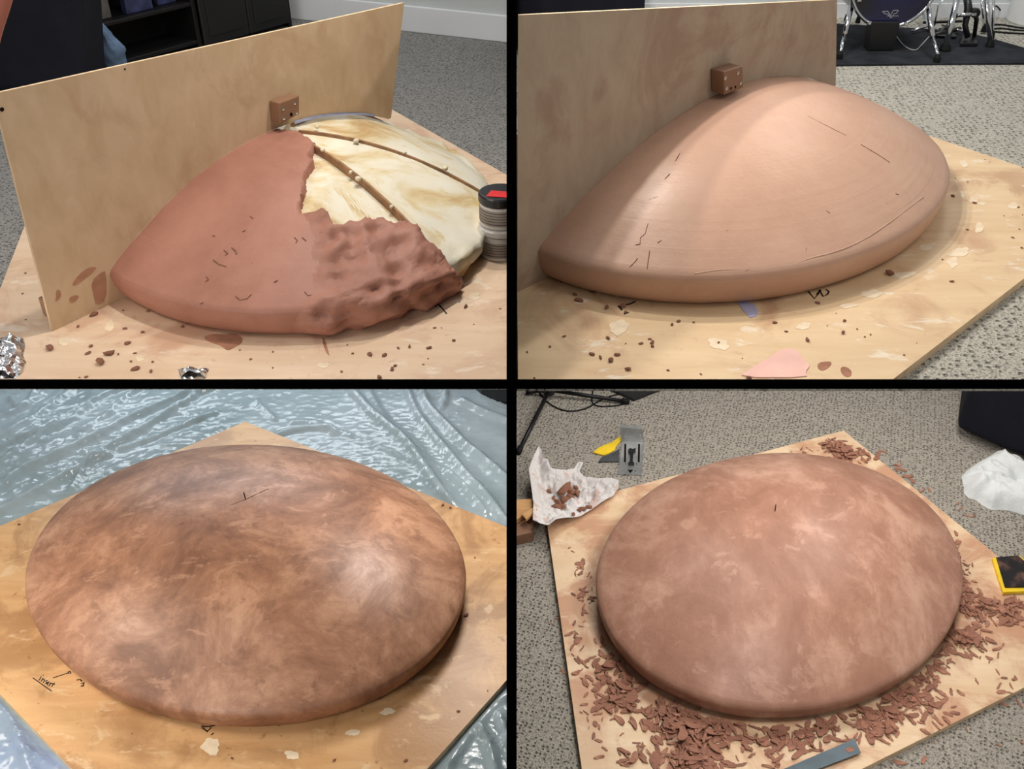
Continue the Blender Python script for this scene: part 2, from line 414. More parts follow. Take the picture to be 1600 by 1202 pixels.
# ------------------------------------------------------------------ domes
def dome_grid(rm, seg, fn=None, t0=0, t1=2 * PI, prof=None, closed=True):
    """rings of points up the profile; fn(point, angle, index) -> outward offset in metres"""
    prof = prof or PROF; bm = nb(); rings = []
    n = seg if closed else seg + 1
    for i, (r, z) in enumerate(prof[:-1]):
        a, b = prof[max(i - 1, 0)], prof[i + 1]; tr, tz = b[0] - a[0], b[1] - a[1]; L = math.hypot(tr, tz) or 1
        nr, nzz = tz / L, -tr / L
        ring = []
        for k in range(n):
            th = t0 + (t1 - t0) * k / seg; p = dome_pt(rm, th, r, z)
            if fn:
                d = fn(p, th, i) / R; p = dome_pt(rm, th, r + nr * d, max(0, z + nzz * d))
            ring.append(bm.verts.new(p))
        rings.append(ring)
    return bm, rings
def skin(bm, rings, closed, apex=None, base=True):
    n = len(rings[0])
    for a, b in zip(rings, rings[1:]):
        for k in range(n if closed else n - 1): bm.faces.new((a[k], a[(k + 1) % n], b[(k + 1) % n], b[k]))
    if apex is not None:
        v = bm.verts.new(apex)
        for k in range(n if closed else n - 1): bm.faces.new((rings[-1][k], rings[-1][(k + 1) % n], v))
    if base and closed: bm.faces.new(rings[0][::-1])
def dense(prof, n=3):
    out = []
    for a, b in zip(prof, prof[1:]):
        out += [(a[0] + (b[0] - a[0]) * k / n, a[1] + (b[1] - a[1]) * k / n) for k in range(n)]
    return out + [prof[-1]]
def whole_dome(rm, mat, label, wob=.0012, cutx=None):
    r = root('clay_dome', rm.c, label, 'clay dome', 'four stages of the clay dome')
    bm, rings = dome_grid(rm, 160, lambda p, th, i: wob * fbm(p, 5, 3) + .0006 * nz(p, 24, 8))
    skin(bm, rings, True, dome_pt(rm, 0, 0, HA))
    if cutx: cut(bm, (cutx, 0, 0), (-1 if cutx > 0 else 1, 0, 0))
    obj('clay_body', bm, mat, r, True)
    return r
def surf_line(rm, pix, wd, off=.0006):
    pts = []
    for a, b in zip(pix, pix[1:]):
        for k in range(6):
            t = k / 6; pts.append(dome_hit(rm, a[0] + (b[0] - a[0]) * t, a[1] + (b[1] - a[1]) * t))
    pts.append(dome_hit(rm, *pix[-1]))
    bm = nb(); ribbon(bm, [p + Vector((0, 0, off)) for p in pts], wd, .0008); return bm
M['score'] = flat('score_line', (92, 52, 34), .8, 0, .2)
M['crack'] = flat('clay_crack', (122, 84, 66), .8, 0, .2)
M['pin'] = flat('steel_pin', (70, 55, 48), .4, .6, .5)
dBL = whole_dome(BL, M['clay_bl'], 'glossy burnished brown clay dome on the board over plastic sheet')
dBR = whole_dome(BR, M['clay_br'], 'matte scraped brown clay dome ringed by clay shavings')
dTR = whole_dome(TR, M['clay_tr'], 'smooth pinkish clay dome cut off by an upright template, drum kit behind', .0012, XW)
for rm, d, px in ((BL, dBL, (384, 781)), (BR, dBR, (1211, 799))):
    p = dome_hit(rm, *px); bm = nb(); tube(bm, [p - Vector((0, 0, .004)), p + Vector((-.0015, 0, .026))], .0017, 8); obj('pin', bm, M['pin'], d)
obj('score_line', surf_line(BL, [(384, 781), (350, 794), (318, 806), (280, 820)], .0013, .0002), M['score'], dBL)
obj('score_line', surf_line(BL, [(386, 780), (402, 772), (420, 764)], .0013, .0002), M['score'], dBL)
for ln in ([(1262, 182), (1290, 196), (1322, 212)], [(1345, 226), (1372, 242), (1390, 254)]): obj('seam', surf_line(TR, ln, .0009, .0001), M['crack'], dTR)
for ln in ([(1012, 350), (1007, 366), (1002, 372), (1000, 382), (994, 383)], [(1026, 308), (1016, 312)], [(1014, 392), (1011, 420)], [(1026, 380), (1035, 376)],
           [(982, 418), (992, 410), (997, 404)], [(1172, 422), (1166, 424)], [(1260, 388), (1257, 394)], [(1405, 304), (1400, 303)], [(1290, 330), (1296, 334)], [(1062, 240), (1055, 252)], [(1048, 272), (1040, 280)]):
    obj('crack', surf_line(TR, [(x + 1.5 * math.sin(7 * k + x), y) for k, (x, y) in enumerate(ln)], .0013, .0001), M['crack'], dTR)
# raised lip of clay along the rim of the screeded dome
bm = nb(); pts = []
for px in [(1085, 428), (1120, 422), (1160, 421), (1205, 418), (1240, 415), (1262, 404), (1300, 396), (1345, 378), (1385, 352), (1420, 325), (1442, 308)]:
    pts.append(dome_hit(TR, *px))
tube(bm, chaikin(pts, 2), .0016, 6); obj('clay_lip', bm, M['clay_tr'], dTR, True)

# ------------------------------------------------------------------ half finished dome: foam panels, ribs, clay skin
TLN = math.radians(-125.5957); uTL = Vector((math.cos(TLN), math.sin(TLN), 0)); nTL = Vector((-uTL.y, uTL.x, 0)); oTL = TL.c + nTL * -.0142
TRN = math.radians(-133.8375); uTR = Vector((math.cos(TRN), math.sin(TRN), 0)); nTR = Vector((-uTR.y, uTR.x, 0)); oTR = TR.c + nTR * .0012
CLAY = [(430, 199), (462, 204), (478, 212), (492, 222), (488, 232), (482, 240), (490, 250), (482, 262), (474, 272), (478, 290), (470, 308), (469, 325), (476, 336), (488, 331), (500, 328), (510, 334), (517, 345), (521, 357),
        (530, 354), (541, 349), (554, 346), (563, 340), (573, 338), (580, 345), (588, 340), (598, 337), (606, 346), (618, 346), (629, 345), (650, 358), (668, 380), (690, 400), (705, 419), (716, 432), (722, 470), (690, 500), (560, 560), (300, 560), (120, 470), (150, 380), (420, 190)]
ROUGH = [(470, 300), (478, 335), (488, 352), (496, 372), (488, 392), (500, 412), (492, 432), (500, 450), (482, 472), (474, 490), (466, 502), (470, 540), (760, 540), (760, 320)]
dTL = root('clay_dome', TL.c, 'dome with red-brown clay over its front half and bare foam behind', 'clay dome', 'four stages of the clay dome')
ribs = [rho(TL, *dome_hit(TL, *p)[:2])[1] for p in ((690, 402), (650, 246), (650, 198))]
t_a = ribs[0]
allr = [ribs[0], ribs[1], ribs[2]]
allr = [x % (2 * PI) for x in allr]; gap = .42
while True:
    nx = allr[-1] + gap
    if nx > allr[0] + 2 * PI - .2: break
    allr.append(nx)
M['rib'] = flat('hardboard_rib', (150, 116, 86), .7, 0, .3, .2, 30)
def foam_mat():
    t = NT('foam_panel'); n = t.noise(5.5, 6, .6, .8); c = t.ramp(n, [(.36, (196, 164, 116)), (.44, (216, 198, 158)), (.52, (226, 218, 196)), (.7, (230, 226, 212))])
    e = t.noise(26, 5, .6); c = t.mix(t.rng(e, .6, .72, 0, .6), c, (206, 176, 96)); t.bump(t.noise(140, 3), .3, .003); t.bump(n, .4, .01)
    return t.fin(c, .55, 0, .4)
M['foam'] = foam_mat()
M['foam_glue'] = flat('foam_overflow', (224, 206, 148), .6, 0, .35, .14, 30, .6, 60)
FP = [(r * .985, z * .975) for r, z in dense(PROF, 1)]
for i, t in enumerate(allr):
    t2 = allr[(i + 1) % len(allr)]; t2 = t2 if t2 > t else t2 + 2 * PI
    vis = i < 2
    def dn(p, th, k, t=t, t2=t2, i=i):
        u = (th - t) / (t2 - t)
        if i >= 3: return -.015 + .002 * fbm(p, 9, 1)
        return -.003 - .005 * math.sin(PI * u) * (1 if k > 8 else .2) + .003 * fbm(p, 9, 1) + (.012 * fbm(p, 26, 4) if k < 11 else 0)
    bm, rings = dome_grid(TL, 22, dn, t, t2, FP, False); skin(bm, rings, False, dome_pt(TL, 0, 0, HA * .93), False)
    cut(bm, (-XW, 0, 0), (1, 0, 0))
    obj('foam_panel', bm, M['foam'], dTL, True)
    if i < 3:                                             # a hardboard rib edge between the panels
        bm = nb(); a = Vector(dome_pt(TL, t, 1, 0) - dome_pt(TL, t, 0, 0)).normalized(); nn = Vector((-a.y, a.x, 0)) * .0026
        P = [dome_pt(TL, t, r, z) + Vector((0, 0, -.002)) for r, z in PROF if r > .06]; Q = [dome_pt(TL, t, r * .9, max(z - .05, 0)) for r, z in PROF if r > .06]
        prism(bm, [p - nn for p in P] + [q - nn for q in Q[::-1]], nn * 2); cut(bm, (-XW, 0, 0), (1, 0, 0)); obj('rib', bm, M['rib'], dTL)
# foam overflow lumps at the rim and blobs along the ribs
def lump(c, r, seed, sq=.6, sub=2):
    bm = nb(); bmesh.ops.create_icosphere(bm, subdivisions=sub, radius=1)
    for v in bm.verts:
        k = 1 + .45 * nz(v.co, 1.6, seed) + .2 * nz(v.co, 4, seed); v.co = Vector(c) + Vector((v.co.x * k * r, v.co.y * k * r, v.co.z * k * r * sq))
    return bm
for i, (px, py, s) in enumerate([(722, 392, .02), (733, 372, .024), (741, 350, .022), (748, 328, .02), (716, 415, .014), (728, 404, .013), (745, 312, .018), (752, 296, .016)]):
    p = on_z(px, py, TL.top + .012); p.x = min(p.x, -.055); obj('foam_overflow', lump(p + Vector((0, 0, .002)), s, i * 3.1, .9), M['foam_glue'], dTL, True)
for i, (px, py, s) in enumerate([(557, 219, .008), (504, 233, .007), (548, 268, .006), (560, 278, .008), (632, 238, .006), (495, 197, .006), (695, 262, .008), (612, 322, .006)]):
    p = dome_hit(TL, px, py); obj('glue_blob', lump(p + Vector((0, 0, -.002)), s, i * 1.7, .8, 1), M['foam'], dTL, True)
# clay skin
def clay_skin():
    prof = dense(PROF, 3); base = TLN
    t0, t1 = TLN - .09, allr[0] + .03
    while t1 < t0: t1 += 2 * PI
    seg = 300; bm = nb(); rings = []; keep = {}; rough = {}
    for i, (r, z) in enumerate(prof[:-1]):
        a, b = prof[max(i - 1, 0)], prof[i + 1]; tr, tz = b[0] - a[0], b[1] - a[1]; L = math.hypot(tr, tz) or 1
        nr, nzz = tz / L, -tr / L; ring = []
        for k in range(seg + 1):
            th = t0 + (t1 - t0) * k / seg; p = dome_pt(TL, th, r, z); x, y = to_px(p)
            x += 3 * nz(p, 40, 2); y += 3 * nz(p, 40, 9)
            ok = inpoly(x, y, CLAY) or (z < .1 and x < 712)
            if (p - oTL).dot(nTL) < -.016: ok = False
            ro = inpoly(x, y, ROUGH); d = .0008 * fbm(p, 6, 1)
            if ok and ro:
                e = min(1, edge_dist(x, y, ROUGH) / 18)
                q = Vector((p.x * 24 + .5 * nz(p, 12), p.y * 24, p.z * 38)); ds = noise.voronoi(q)[0]
                d += e * (.034 * min(ds[0], .8) - .010 - .007 * math.exp(-((ds[1] - ds[0]) / .07) ** 2) * (nz(p, 9, 4) > -.1) + .003 * min(1, (ds[1] - ds[0]) * 2) * (1 if nz(p, 15, 5) > 0 else -1) + .004 * fbm(p, 22, 6))
            elif ok:
                d += .0008 * nz(p, 30, 3)
                if inpoly(x, y, [(470, 200), (500, 220), (500, 345), (455, 345), (462, 300), (470, 250)]): d += .004 * fbm(p, 30, 2)
            d = max(d, -.010)
            if not ok: d = -.034
            dd = d / R; v = bm.verts.new(dome_pt(TL, th, r + nr * dd, max(0.0, z + nzz * dd))); keep[v] = ok; rough[v] = ro; ring.append(v)
        rings.append(ring)
    parts = {False: [], True: []}
    for a, b in zip(rings, rings[1:]):
        for k in range(seg):
            q = (a[k], a[k + 1], b[k + 1], b[k])
            if any(keep[v] for v in q): parts[sum(rough[v] for v in q) >= 2].append([tuple(v.co) for v in q])
    bm.free(); return parts
def from_quads(qs):
    bm = nb(); vm = {}
    for q in qs:
        vs = []
        for c in q:
            kk = tuple(round(x, 6) for x in c)
            if kk not in vm: vm[kk] = bm.verts.new(c)
            vs.append(vm[kk])
        if len(set(vs)) == 4:
            try: bm.faces.new(vs)
            except ValueError: pass
    cut(bm, (oTL.x, oTL.y, oTL.z) if False else tuple(oTL + nTL * .0037), tuple(-nTL)); return bm
cs = clay_skin()
tag(obj('clay_skin', from_quads(cs[False]), M['clay_tl'], dTL, True), 'smooth screeded red-brown clay')
tag(obj('pressed_clay', from_quads(cs[True]), M['clay_rough'], dTL, True), 'lumpy clay pressed on by thumb')

for ln in ([(362, 388), (368, 393), (370, 398)], [(350, 392), (356, 397), (352, 400)], [(322, 433), (326, 438), (321, 441)], [(368, 464), (375, 470), (386, 468), (393, 461)], [(333, 407), (342, 414), (354, 418)], [(332, 369), (336, 370)], [(460, 372), (465, 377), (462, 381)],
           [(472, 372), (478, 377)], [(476, 457), (481, 463), (487, 462)], [(312, 476), (318, 474)], [(391, 339), (395, 342)], [(379, 363), (384, 361)], [(428, 442), (434, 439)]):
    obj('nick', surf_line(TL, ln, .0016, .0012), M['crack'], dTL)

# ------------------------------------------------------------------ upright templates
def section(rm, o, u, side, gap=.0004):
    """(s, z) points of the dome's outline in the template plane, from the base to the apex"""
    tab = [(rho(rm, o.x + u.x * side * s, o.y + u.y * side * s)[0], s) for s in [k * .004 for k in range(220)]]
    out = []
    for r, z in PROF:
        for (ra, sa), (rb_, sb) in zip(tab, tab[1:]):
            if ra <= r <= rb_ or rb_ <= r <= ra:
                out.append((side * (sa + (sb - sa) * ((r - ra) / (rb_ - ra) if rb_ != ra else 0) + gap), z * R + gap)); break
    return out
def template(rm, o, u, n, corners, mat, label, xlim):
    P = lambda s, z: o + u * s + Vector((0, 0, z))
    def sz(px):
        q = on_plane(px[0], px[1], o, n) - o; return (q.dot(u), q.z)
    sL, zL = sz(corners[0]); sR, zR = sz(corners[1])      # the two top corners
    sb = sz(corners[2])[0]; sr = sz(corners[3])[0]
    A = section(rm, o, u, 1); B = section(rm, o, u, -1)
    A[0] = (A[0][0], 0); B[0] = (B[0][0], 0)
    if B[0][0] < sr: B = [b for b in B if b[0] >= sr]; B = [(sr, B[0][1])] + B; tail = []
    else: tail = [(sr, 0)]
    outl = [(sb, 0)] + A + B[::-1] + tail + [(sR, zR), (sL, zL)]
    r = root('plywood_template', P((sb + sr) / 2, 0), label, 'template', 'sweep templates')
    bm = nb(); prism(bm, [P(s, z) - n * .0035 for s, z in outl], n * .007)
    if xlim: cut(bm, (xlim, 0, 0), (-1 if xlim > 0 else 1, 0, 0))
    pn = obj('panel', bm, mat, r); pn.data.materials.append(M['ply_edge'])
    for p in pn.data.polygons:
        if p.normal.z > .7 and p.center.z > .3: p.material_index = 1
    return r, P
tTL, PTL = template(TL, oTL, uTL, nTL, [(-12, 146), (630, 4), (84, 527), (609, 178)], M['template'], 'tall plywood template standing over the half clay, half foam dome', None)
tTR, PTR = template(TR, oTR, uTR, nTR, [(790, 24), (1306, -1), (770, 490), (1303, 137)], M['template_tr'], 'clay-stained plywood template cutting across the smooth dome', XW)
M['block'] = plywood('block_wood', (128, 94, 70), (146, 110, 86), (108, 76, 58), (166, 134, 108), .4, .3, 0, None, .5, .3, 6)
M['screw'] = flat('screw_steel', (205, 200, 190), .3, .9, .5)
M['hole'] = flat('dark_hole', (25, 18, 14), .9, 0, .1)
def pivot_block(rm, tr, o, u, n, front, screws, holes, dep):
    o2 = o + n * (.0035 + dep)
    q = [on_plane(x, y, o2, n) for x, y in front]
    bm = nb(); prism(bm, q, -n * (dep - .0003)); bevel(bm, .003, 2)
    b = obj('pivot_block', bm, M['block'], tr); tag(b, 'stained wooden block screwed to the template')
    for x, y in screws:
        c = on_plane(x, y, o2, n); bm = nb(); lathe(bm, [(.0042, -.001), (.0042, .0012), (.0028, .0016), (.0016, .0004)], c, 12, n); obj('screw', bm, M['screw'], b)
    for x, y, s in holes:
        c = on_plane(x, y, o2, n); bm = nb(); lathe(bm, [(s, -.001), (s, .0006)], c, 12, n); obj('hole', bm, M['hole'], b)
pivot_block(TL, tTL, oTL, uTL, nTL, [(438, 194), (468, 179), (468, 149), (436, 161)], [(442, 170), (460, 161), (463, 176), (443, 185)], [(455, 179, .0045)], .034)
pivot_block(TR, tTR, oTR, uTR, nTR, [(1132, 149), (1162, 137), (1161, 103), (1131, 112)], [(1133, 122), (1153, 114), (1157, 130), (1135, 138)], [(1142, 138, .003), (1149, 136, .003)], .034)
# small marks: holes near the top edge, screws at the foot, brace block behind the foot
for x, y, s in ((3, 171, .004), (195, 108, .002)):
    c = on_plane(x, y, oTL + nTL * .0035, nTL); bm = nb(); lathe(bm, [(s, -.0005), (s, .0006)], c, 10, nTL); obj('screw_hole', bm, M['hole'], tTL)
for x, y in ((112, 503), (123, 495)):
    c = on_plane(x, y, oTL + nTL * .0035, nTL); bm = nb(); lathe(bm, [(.004, -.0005), (.004, .001), (.002, .0012)], c, 10, nTL); obj('screw', bm, M['screw'], tTL)
g0 = on_z(48, 452, TL.top); g1 = on_z(66, 478, TL.top); bm = nb()
e0 = oTL + uTL * (g0 - oTL).dot(uTL) - nTL * .004
obox(bm, (e0.x - nTL.x * .035, e0.y - nTL.y * .035, TL.top + .022), uTL * .05, nTL * .033, (0, 0, .0215)); bevel(bm, .002, 1)
obj('brace_block', bm, M['block'], tTL)
# stains of clay on the template's foot, thin flat smears
M['smear'] = flat('clay_smear', (166, 122, 96), .8, 0, .2, .1, 30)
def smear(parent, o, n, pix, m='smear'):
    P = chaikin([on_plane(x, y, o + n * .0036, n) for x, y in pix], 1, True); bm = nb(); prism(bm, P, n * .0005); obj('clay_smear', bm, M[m], parent)
smear(tTL, oTL, nTL, [(112, 445), (122, 430), (138, 418), (152, 417), (146, 425), (130, 438), (117, 447)])
smear(tTL, oTL, nTL, [(87, 455), (93, 452), (96, 462), (90, 470), (86, 472), (88, 463)])
smear(tTL, oTL, nTL, [(107, 466), (118, 461), (124, 463), (117, 472), (110, 474)])
smear(tTL, oTL, nTL, [(142, 440), (158, 425), (166, 424), (166, 470), (150, 478), (146, 462)])
# film showing in the gap behind the apex
M['film'] = flat('lavender_film', (140, 142, 160), .25, 0, .5, .08, 20)
bm = nb(); S = section(TL, oTL, uTL, -1, .004)
S = [q for q in S if -.33 < q[0] < -.03]
Q = [PTL(s, z) + nTL * .006 for s, z in S] + [PTL(s, z - .006) + nTL * .010 for s, z in S[::-1]]
prism(bm, Q, nTL * .001); tag(obj('film_strip', bm, M['film'], tTL), 'bluish film along the template edge')

# ------------------------------------------------------------------ small bits of clay
def chunk_mesh(seed, name):
    bm = nb(); bmesh.ops.create_icosphere(bm, subdivisions=1, radius=.5)
    rs = random.Random(seed); ax = (rs.uniform(.8, 1.3), rs.uniform(.45, .8), rs.uniform(.3, .55))
    for v in bm.verts:
        k = 1 + .5 * nz(v.co, 2.3, seed * 5.3); v.co = Vector((v.co.x * ax[0] * k, v.co.y * ax[1] * k, v.co.z * ax[2] * k))
    lo = min(v.co.z for v in bm.verts)
    for v in bm.verts: v.co.z -= lo
    me = bpy.data.meshes.new(name); bm.to_mesh(me); bm.free(); return me
CH = [chunk_mesh(i, 'clay_crumb') for i in range(8)]
for me in CH: me.materials.append(M['clay_bit'])
def crumbs(rm, spots, label, group, floor=False, tint=None):
    for i, s in enumerate(spots):
        px, py, sz = s[:3]; p = on_z(px, py, rm.floor if floor else rm.top)
        o = bpy.data.objects.new('clay_crumb', CH[i % len(CH)]); COL.objects.link(o)
        o.location = p; k = sz * depth(p) / F; o.scale = (k, k, k); o.rotation_euler = (0, 0, random.uniform(0, 6.28))
        tag(o, label, 'clay crumb', group)
Z3 = lambda L: [(x / 4, 300 + y / 4, s) for x, y, s in L]
crumbs(TL, Z3([(315, 980, 17), (568, 968, 9), (550, 1012, 9), (800, 950, 13), (685, 1018, 20), (630, 1075, 18), (850, 1110, 14), (895, 880, 8), (783, 857, 7), (955, 1066, 6), (845, 1010, 5), (540, 1160, 8), (497, 1162, 5), (945, 1125, 8), (590, 770, 14), (490, 845, 8), (140, 638, 4), (160, 510, 5), (160, 800, 3), (770, 742, 5), (1000, 765, 6), (925, 750, 6), (820, 1062, 6), (740, 1018, 6), (1568, 1048, 5), (1140, 845, 8), (1500, 990, 4)])
       + [(400 + x / 4, 300 + y / 4, s) for x, y, s in [(712, 1020, 13), (570, 958, 5), (605, 1013, 5), (802, 1025, 10), (890, 980, 7), (1080, 978, 9), (1235, 932, 8), (1117, 852, 5), (1272, 690, 4), (1310, 722, 12), (1160, 852, 3), (535, 1126, 6), (870, 1090, 8), (1045, 1080, 4), (1075, 1045, 4), (105, 1102, 4), (105, 1002, 5), (960, 970, 10), (1362, 830, 3), (1525, 732, 4), (770, 1165, 12), (850, 1112, 9)]],
       'small brown clay crumb on the board before the half foam dome', 'clay crumbs around the unfinished dome')
crumbs(TR, [(800 + x / 4, 300 + y / 4, s) for x, y, s in [(600, 916, 9), (237, 970, 6), (327, 905, 6), (500, 1018, 12), (553, 1040, 11), (615, 1060, 12), (655, 1022, 10), (725, 1115, 13), (875, 945, 9), (878, 968, 8), (805, 950, 7), (975, 1118, 7), (1180, 1142, 6), (1000, 832, 7), (1040, 812, 8), (1135, 818, 6), (860, 922, 6), (395, 645, 9), (420, 682, 13), (512, 632, 11), (590, 728, 14), (690, 722, 12), (710, 755, 8), (1290, 945, 7), (1480, 1165, 9), (1440, 1042, 3), (95, 1003, 5), (140, 1165, 5), (710, 950, 5), (305, 567, 4)]]
       + [(1200 + x / 4, 300 + y / 4, s) for x, y, s in [(112, 875, 6), (467, 885, 11), (478, 808, 7), (425, 760, 3), (557, 860, 4), (605, 908, 5), (245, 930, 13), (760, 520, 16), (310, 697, 9), (850, 1022, 5), (1147, 562, 7), (1090, 425, 4), (1530, 288, 5), (1585, 352, 6), (1570, 235, 4), (1475, 152, 3), (1245, 238, 5), (1155, 30, 8), (1290, 72, 7), (1590, 145, 3), (1565, 97, 5), (930, 945, 3), (370, 838, 4), (640, 895, 4), (40, 820, 8)]]
       + [(1200 + x / 4, y / 4, s) for x, y, s in [(1590, 1048, 4), (1385, 1012, 2), (1248, 1140, 3), (1355, 998, 2), (1170, 1115, 3)]],
       'tiny dark clay crumb on the board below the smooth half dome', 'clay crumbs around the screeded dome')
crumbs(BL, [(728, 962, 8), (30, 820, 6), (212, 1030, 4), (716, 1112, 7), (692, 790, 8), (704, 794, 5), (634, 1189, 7), (362, 1186, 6), (316, 1137, 6), (742, 872, 4), (762, 1080, 3), (206, 1147, 3), (60, 1100, 3), (436, 1134, 5), (522, 1189, 6), (566, 1112, 4)],
       'dark speck of clay on the smeared orange board', 'clay specks on the smeared board')

# ------------------------------------------------------------------ clay shavings around the scraped dome
def shave_mesh(seed, name):
    rs = random.Random(seed * 11 + 3); L = 1.0; wd = rs.choice((.18, .24, .34, .5, .62)); n = 5; curl = rs.uniform(-.25, .9); tw = rs.uniform(-.7, .7)
    bm = nb(); rows = []
    for i in range(n + 1):
        u = i / n - .5; ww = wd * (1 - (2 * abs(u)) ** rs.choice((2, 3)) * rs.uniform(.5, .95)) / 2 + .015
        a = u * curl; x = math.sin(u * (1 + .3 * curl)) ; z = .16 * curl * (4 * u * u) + .05; bend = rs.uniform(-.05, .05) + .25 * tw * u * u
        s, c = math.sin(tw * u * 1.3), math.cos(tw * u * 1.3)
        rows.append([(x, bend - ww * c, max(.0, z - ww * s)), (x, bend + ww * c, max(.0, z + ww * s))])
    th = .045
    V = [[bm.verts.new(r[0]), bm.verts.new(r[1]), bm.verts.new((r[1][0], r[1][1], r[1][2] + th)), bm.verts.new((r[0][0], r[0][1], r[0][2] + th))] for r in rows]
    for a, b in zip(V, V[1:]):
        for k in range(4): bm.faces.new((a[k], a[(k + 1) % 4], b[(k + 1) % 4], b[k]))
    bm.faces.new(V[0][::-1]); bm.faces.new(V[-1]); bmesh.ops.recalc_face_normals(bm, faces=bm.faces)
    lo = min(v.co.z for v in bm.verts)
    for v in bm.verts: v.co.z -= lo
    me = bpy.data.meshes.new(name); bm.to_mesh(me); bm.free(); me.materials.append(M['clay_dry']); return me
SH = [shave_mesh(i, 'clay_shaving') for i in range(14)]
# clusters: (px, py, spread x, spread y, count, size px, pile height m)
CL = [(948, 1000, 12, 18, 20, 16, .006), (962, 1045, 22, 18, 42, 20, .012), (970, 1085, 22, 22, 58, 24, .018), (1010, 1115, 30, 16, 26, 20, .008), (1055, 1125, 30, 22, 70, 24, .02), (1085, 1150, 36, 26, 100, 26, .026),
      (1125, 1140, 34, 14, 50, 22, .014), (1000, 1180, 30, 14, 20, 24, .006), (1075, 1190, 40, 10, 40, 24, .012), (1180, 1165, 40, 22, 42, 22, .008), (1235, 1150, 36, 24, 42, 22, .008), (1285, 1140, 34, 22, 46, 22, .01),
      (1345, 1120, 34, 22, 60, 20, .012), (1385, 1125, 34, 26, 60, 22, .012), (1415, 1085, 30, 20, 60, 20, .012), (1440, 1060, 22, 18, 46, 18, .01), (1465, 1030, 18, 16, 34, 17, .008), (1510, 1000, 26, 16, 60, 18, .014), (1525, 950, 30, 18, 70, 17, .014), (1575, 955, 22, 16, 50, 18, .014), (1510, 930, 8, 20, 28, 14, .006),
      (920, 930, 12, 22, 20, 12, .004), (908, 1000, 12, 40, 18, 14, .002), (915, 1060, 14, 40, 14, 14, .002), (930, 1130, 26, 40, 14, 13, .002), (1555, 1040, 24, 30, 12, 12, .002), (1450, 1110, 36, 22, 30, 18, .004), (1580, 1070, 16, 20, 8, 14, .002), (905, 880, 10, 16, 10, 12, .002), (1490, 850, 10, 22, 16, 10, .003), (1510, 880, 12, 18, 14, 10, .003),
      (1300, 700, 14, 7, 46, 15, .02), (1322, 708, 14, 9, 46, 16, .018), (1345, 712, 10, 8, 20, 14, .008), (1255, 706, 16, 4, 8, 8, .001)]
PIN = []
rs = random.Random(5)
for cx, cy, sx, sy, n, s, ph in CL:
    k = 0
    while k < n:
        x, y = rs.gauss(cx, sx * .75), rs.gauss(cy, sy * .75); k += 1
        p = on_z(x, y, BR.top); r = rho(BR, p.x, p.y)[0]
        if r < 1.0 or not inpoly(p.x, p.y, BR.board) or edge_dist(p.x, p.y, BR.board) < .012 or p.x < XW + .02: continue
        if y > 1212 or x > 1612 or (x > 1540 and 862 < y < 938): continue
        d = math.hypot((x - cx) / sx, (y - cy) / sy); h = ph * max(0, 1 - .6 * d) * rs.uniform(0, 1)
        PIN.append((p.x, p.y, BR.top + .0004 + h, s * rs.uniform(.45, 1.15) * depth(p) / F, rs.randrange(14), rs.uniform(0, 6.28), rs.uniform(-.22, .22) * (h > .002), rs.uniform(-.3, .3) * (h > .002)))
for x, y, s in [(873, 968, 10), (862, 975, 8), (880, 1050, 12), (1373, 708, 18), (1382, 707, 14), (1368, 722, 14), (1402, 728, 12), (1410, 735, 16), (1418, 745, 18), (1425, 752, 16), (1400, 733, 14), (1408, 725, 10), (1440, 768, 14), (1452, 766, 10), (1495, 788, 8), (1500, 796, 12), (1510, 806, 8), (1515, 808, 10), (1522, 806, 9), (1567, 1100, 18), (1592, 1100, 16), (1575, 1090, 12), (1405, 1192, 20), (1443, 1188, 18), (1510, 1140, 12), (1560, 1165, 10), (1460, 1160, 8), (1595, 1160, 10)]:
    p = on_z(x, y, BR.floor); PIN.append((p.x, p.y, BR.floor + .0006 if not inpoly(p.x, p.y, BR.board) else BR.top + .0006, s * depth(p) / F, rs.randrange(14), rs.uniform(0, 6.28), 0, 0))
def shave_matrix(q): return Matrix.Translation(q[:3]) @ Matrix.Rotation(q[5], 4, 'Z') @ Matrix.Rotation(q[6], 4, 'X') @ Matrix.Rotation(q[7], 4, 'Y') @ Matrix.Scale(q[3], 4)
PIN.sort(key=lambda q: -q[3])
for q in PIN[:300]:
    o = bpy.data.objects.new('clay_shaving', SH[q[4]]); COL.objects.link(o); o.matrix_world = shave_matrix(q)
    tag(o, 'thin curled clay shaving scattered around the matte scraped dome', 'clay shaving', 'clay shavings around the scraped dome')
V, Fc = [], []
for q in PIN[300:]:
    me = SH[q[4]]; mx = shave_matrix(q); b = len(V); V += [tuple(mx @ v.co) for v in me.vertices]; Fc += [tuple(b + i for i in p.vertices) for p in me.polygons]
me = bpy.data.meshes.new('clay_shaving_litter'); me.from_pydata(V, [], Fc); me.materials.append(M['clay_dry'])
o = bpy.data.objects.new('clay_shaving_litter', me); COL.objects.link(o)
tag(o, 'fine litter of small clay shavings on the pale board', 'clay litter', None, 'stuff')

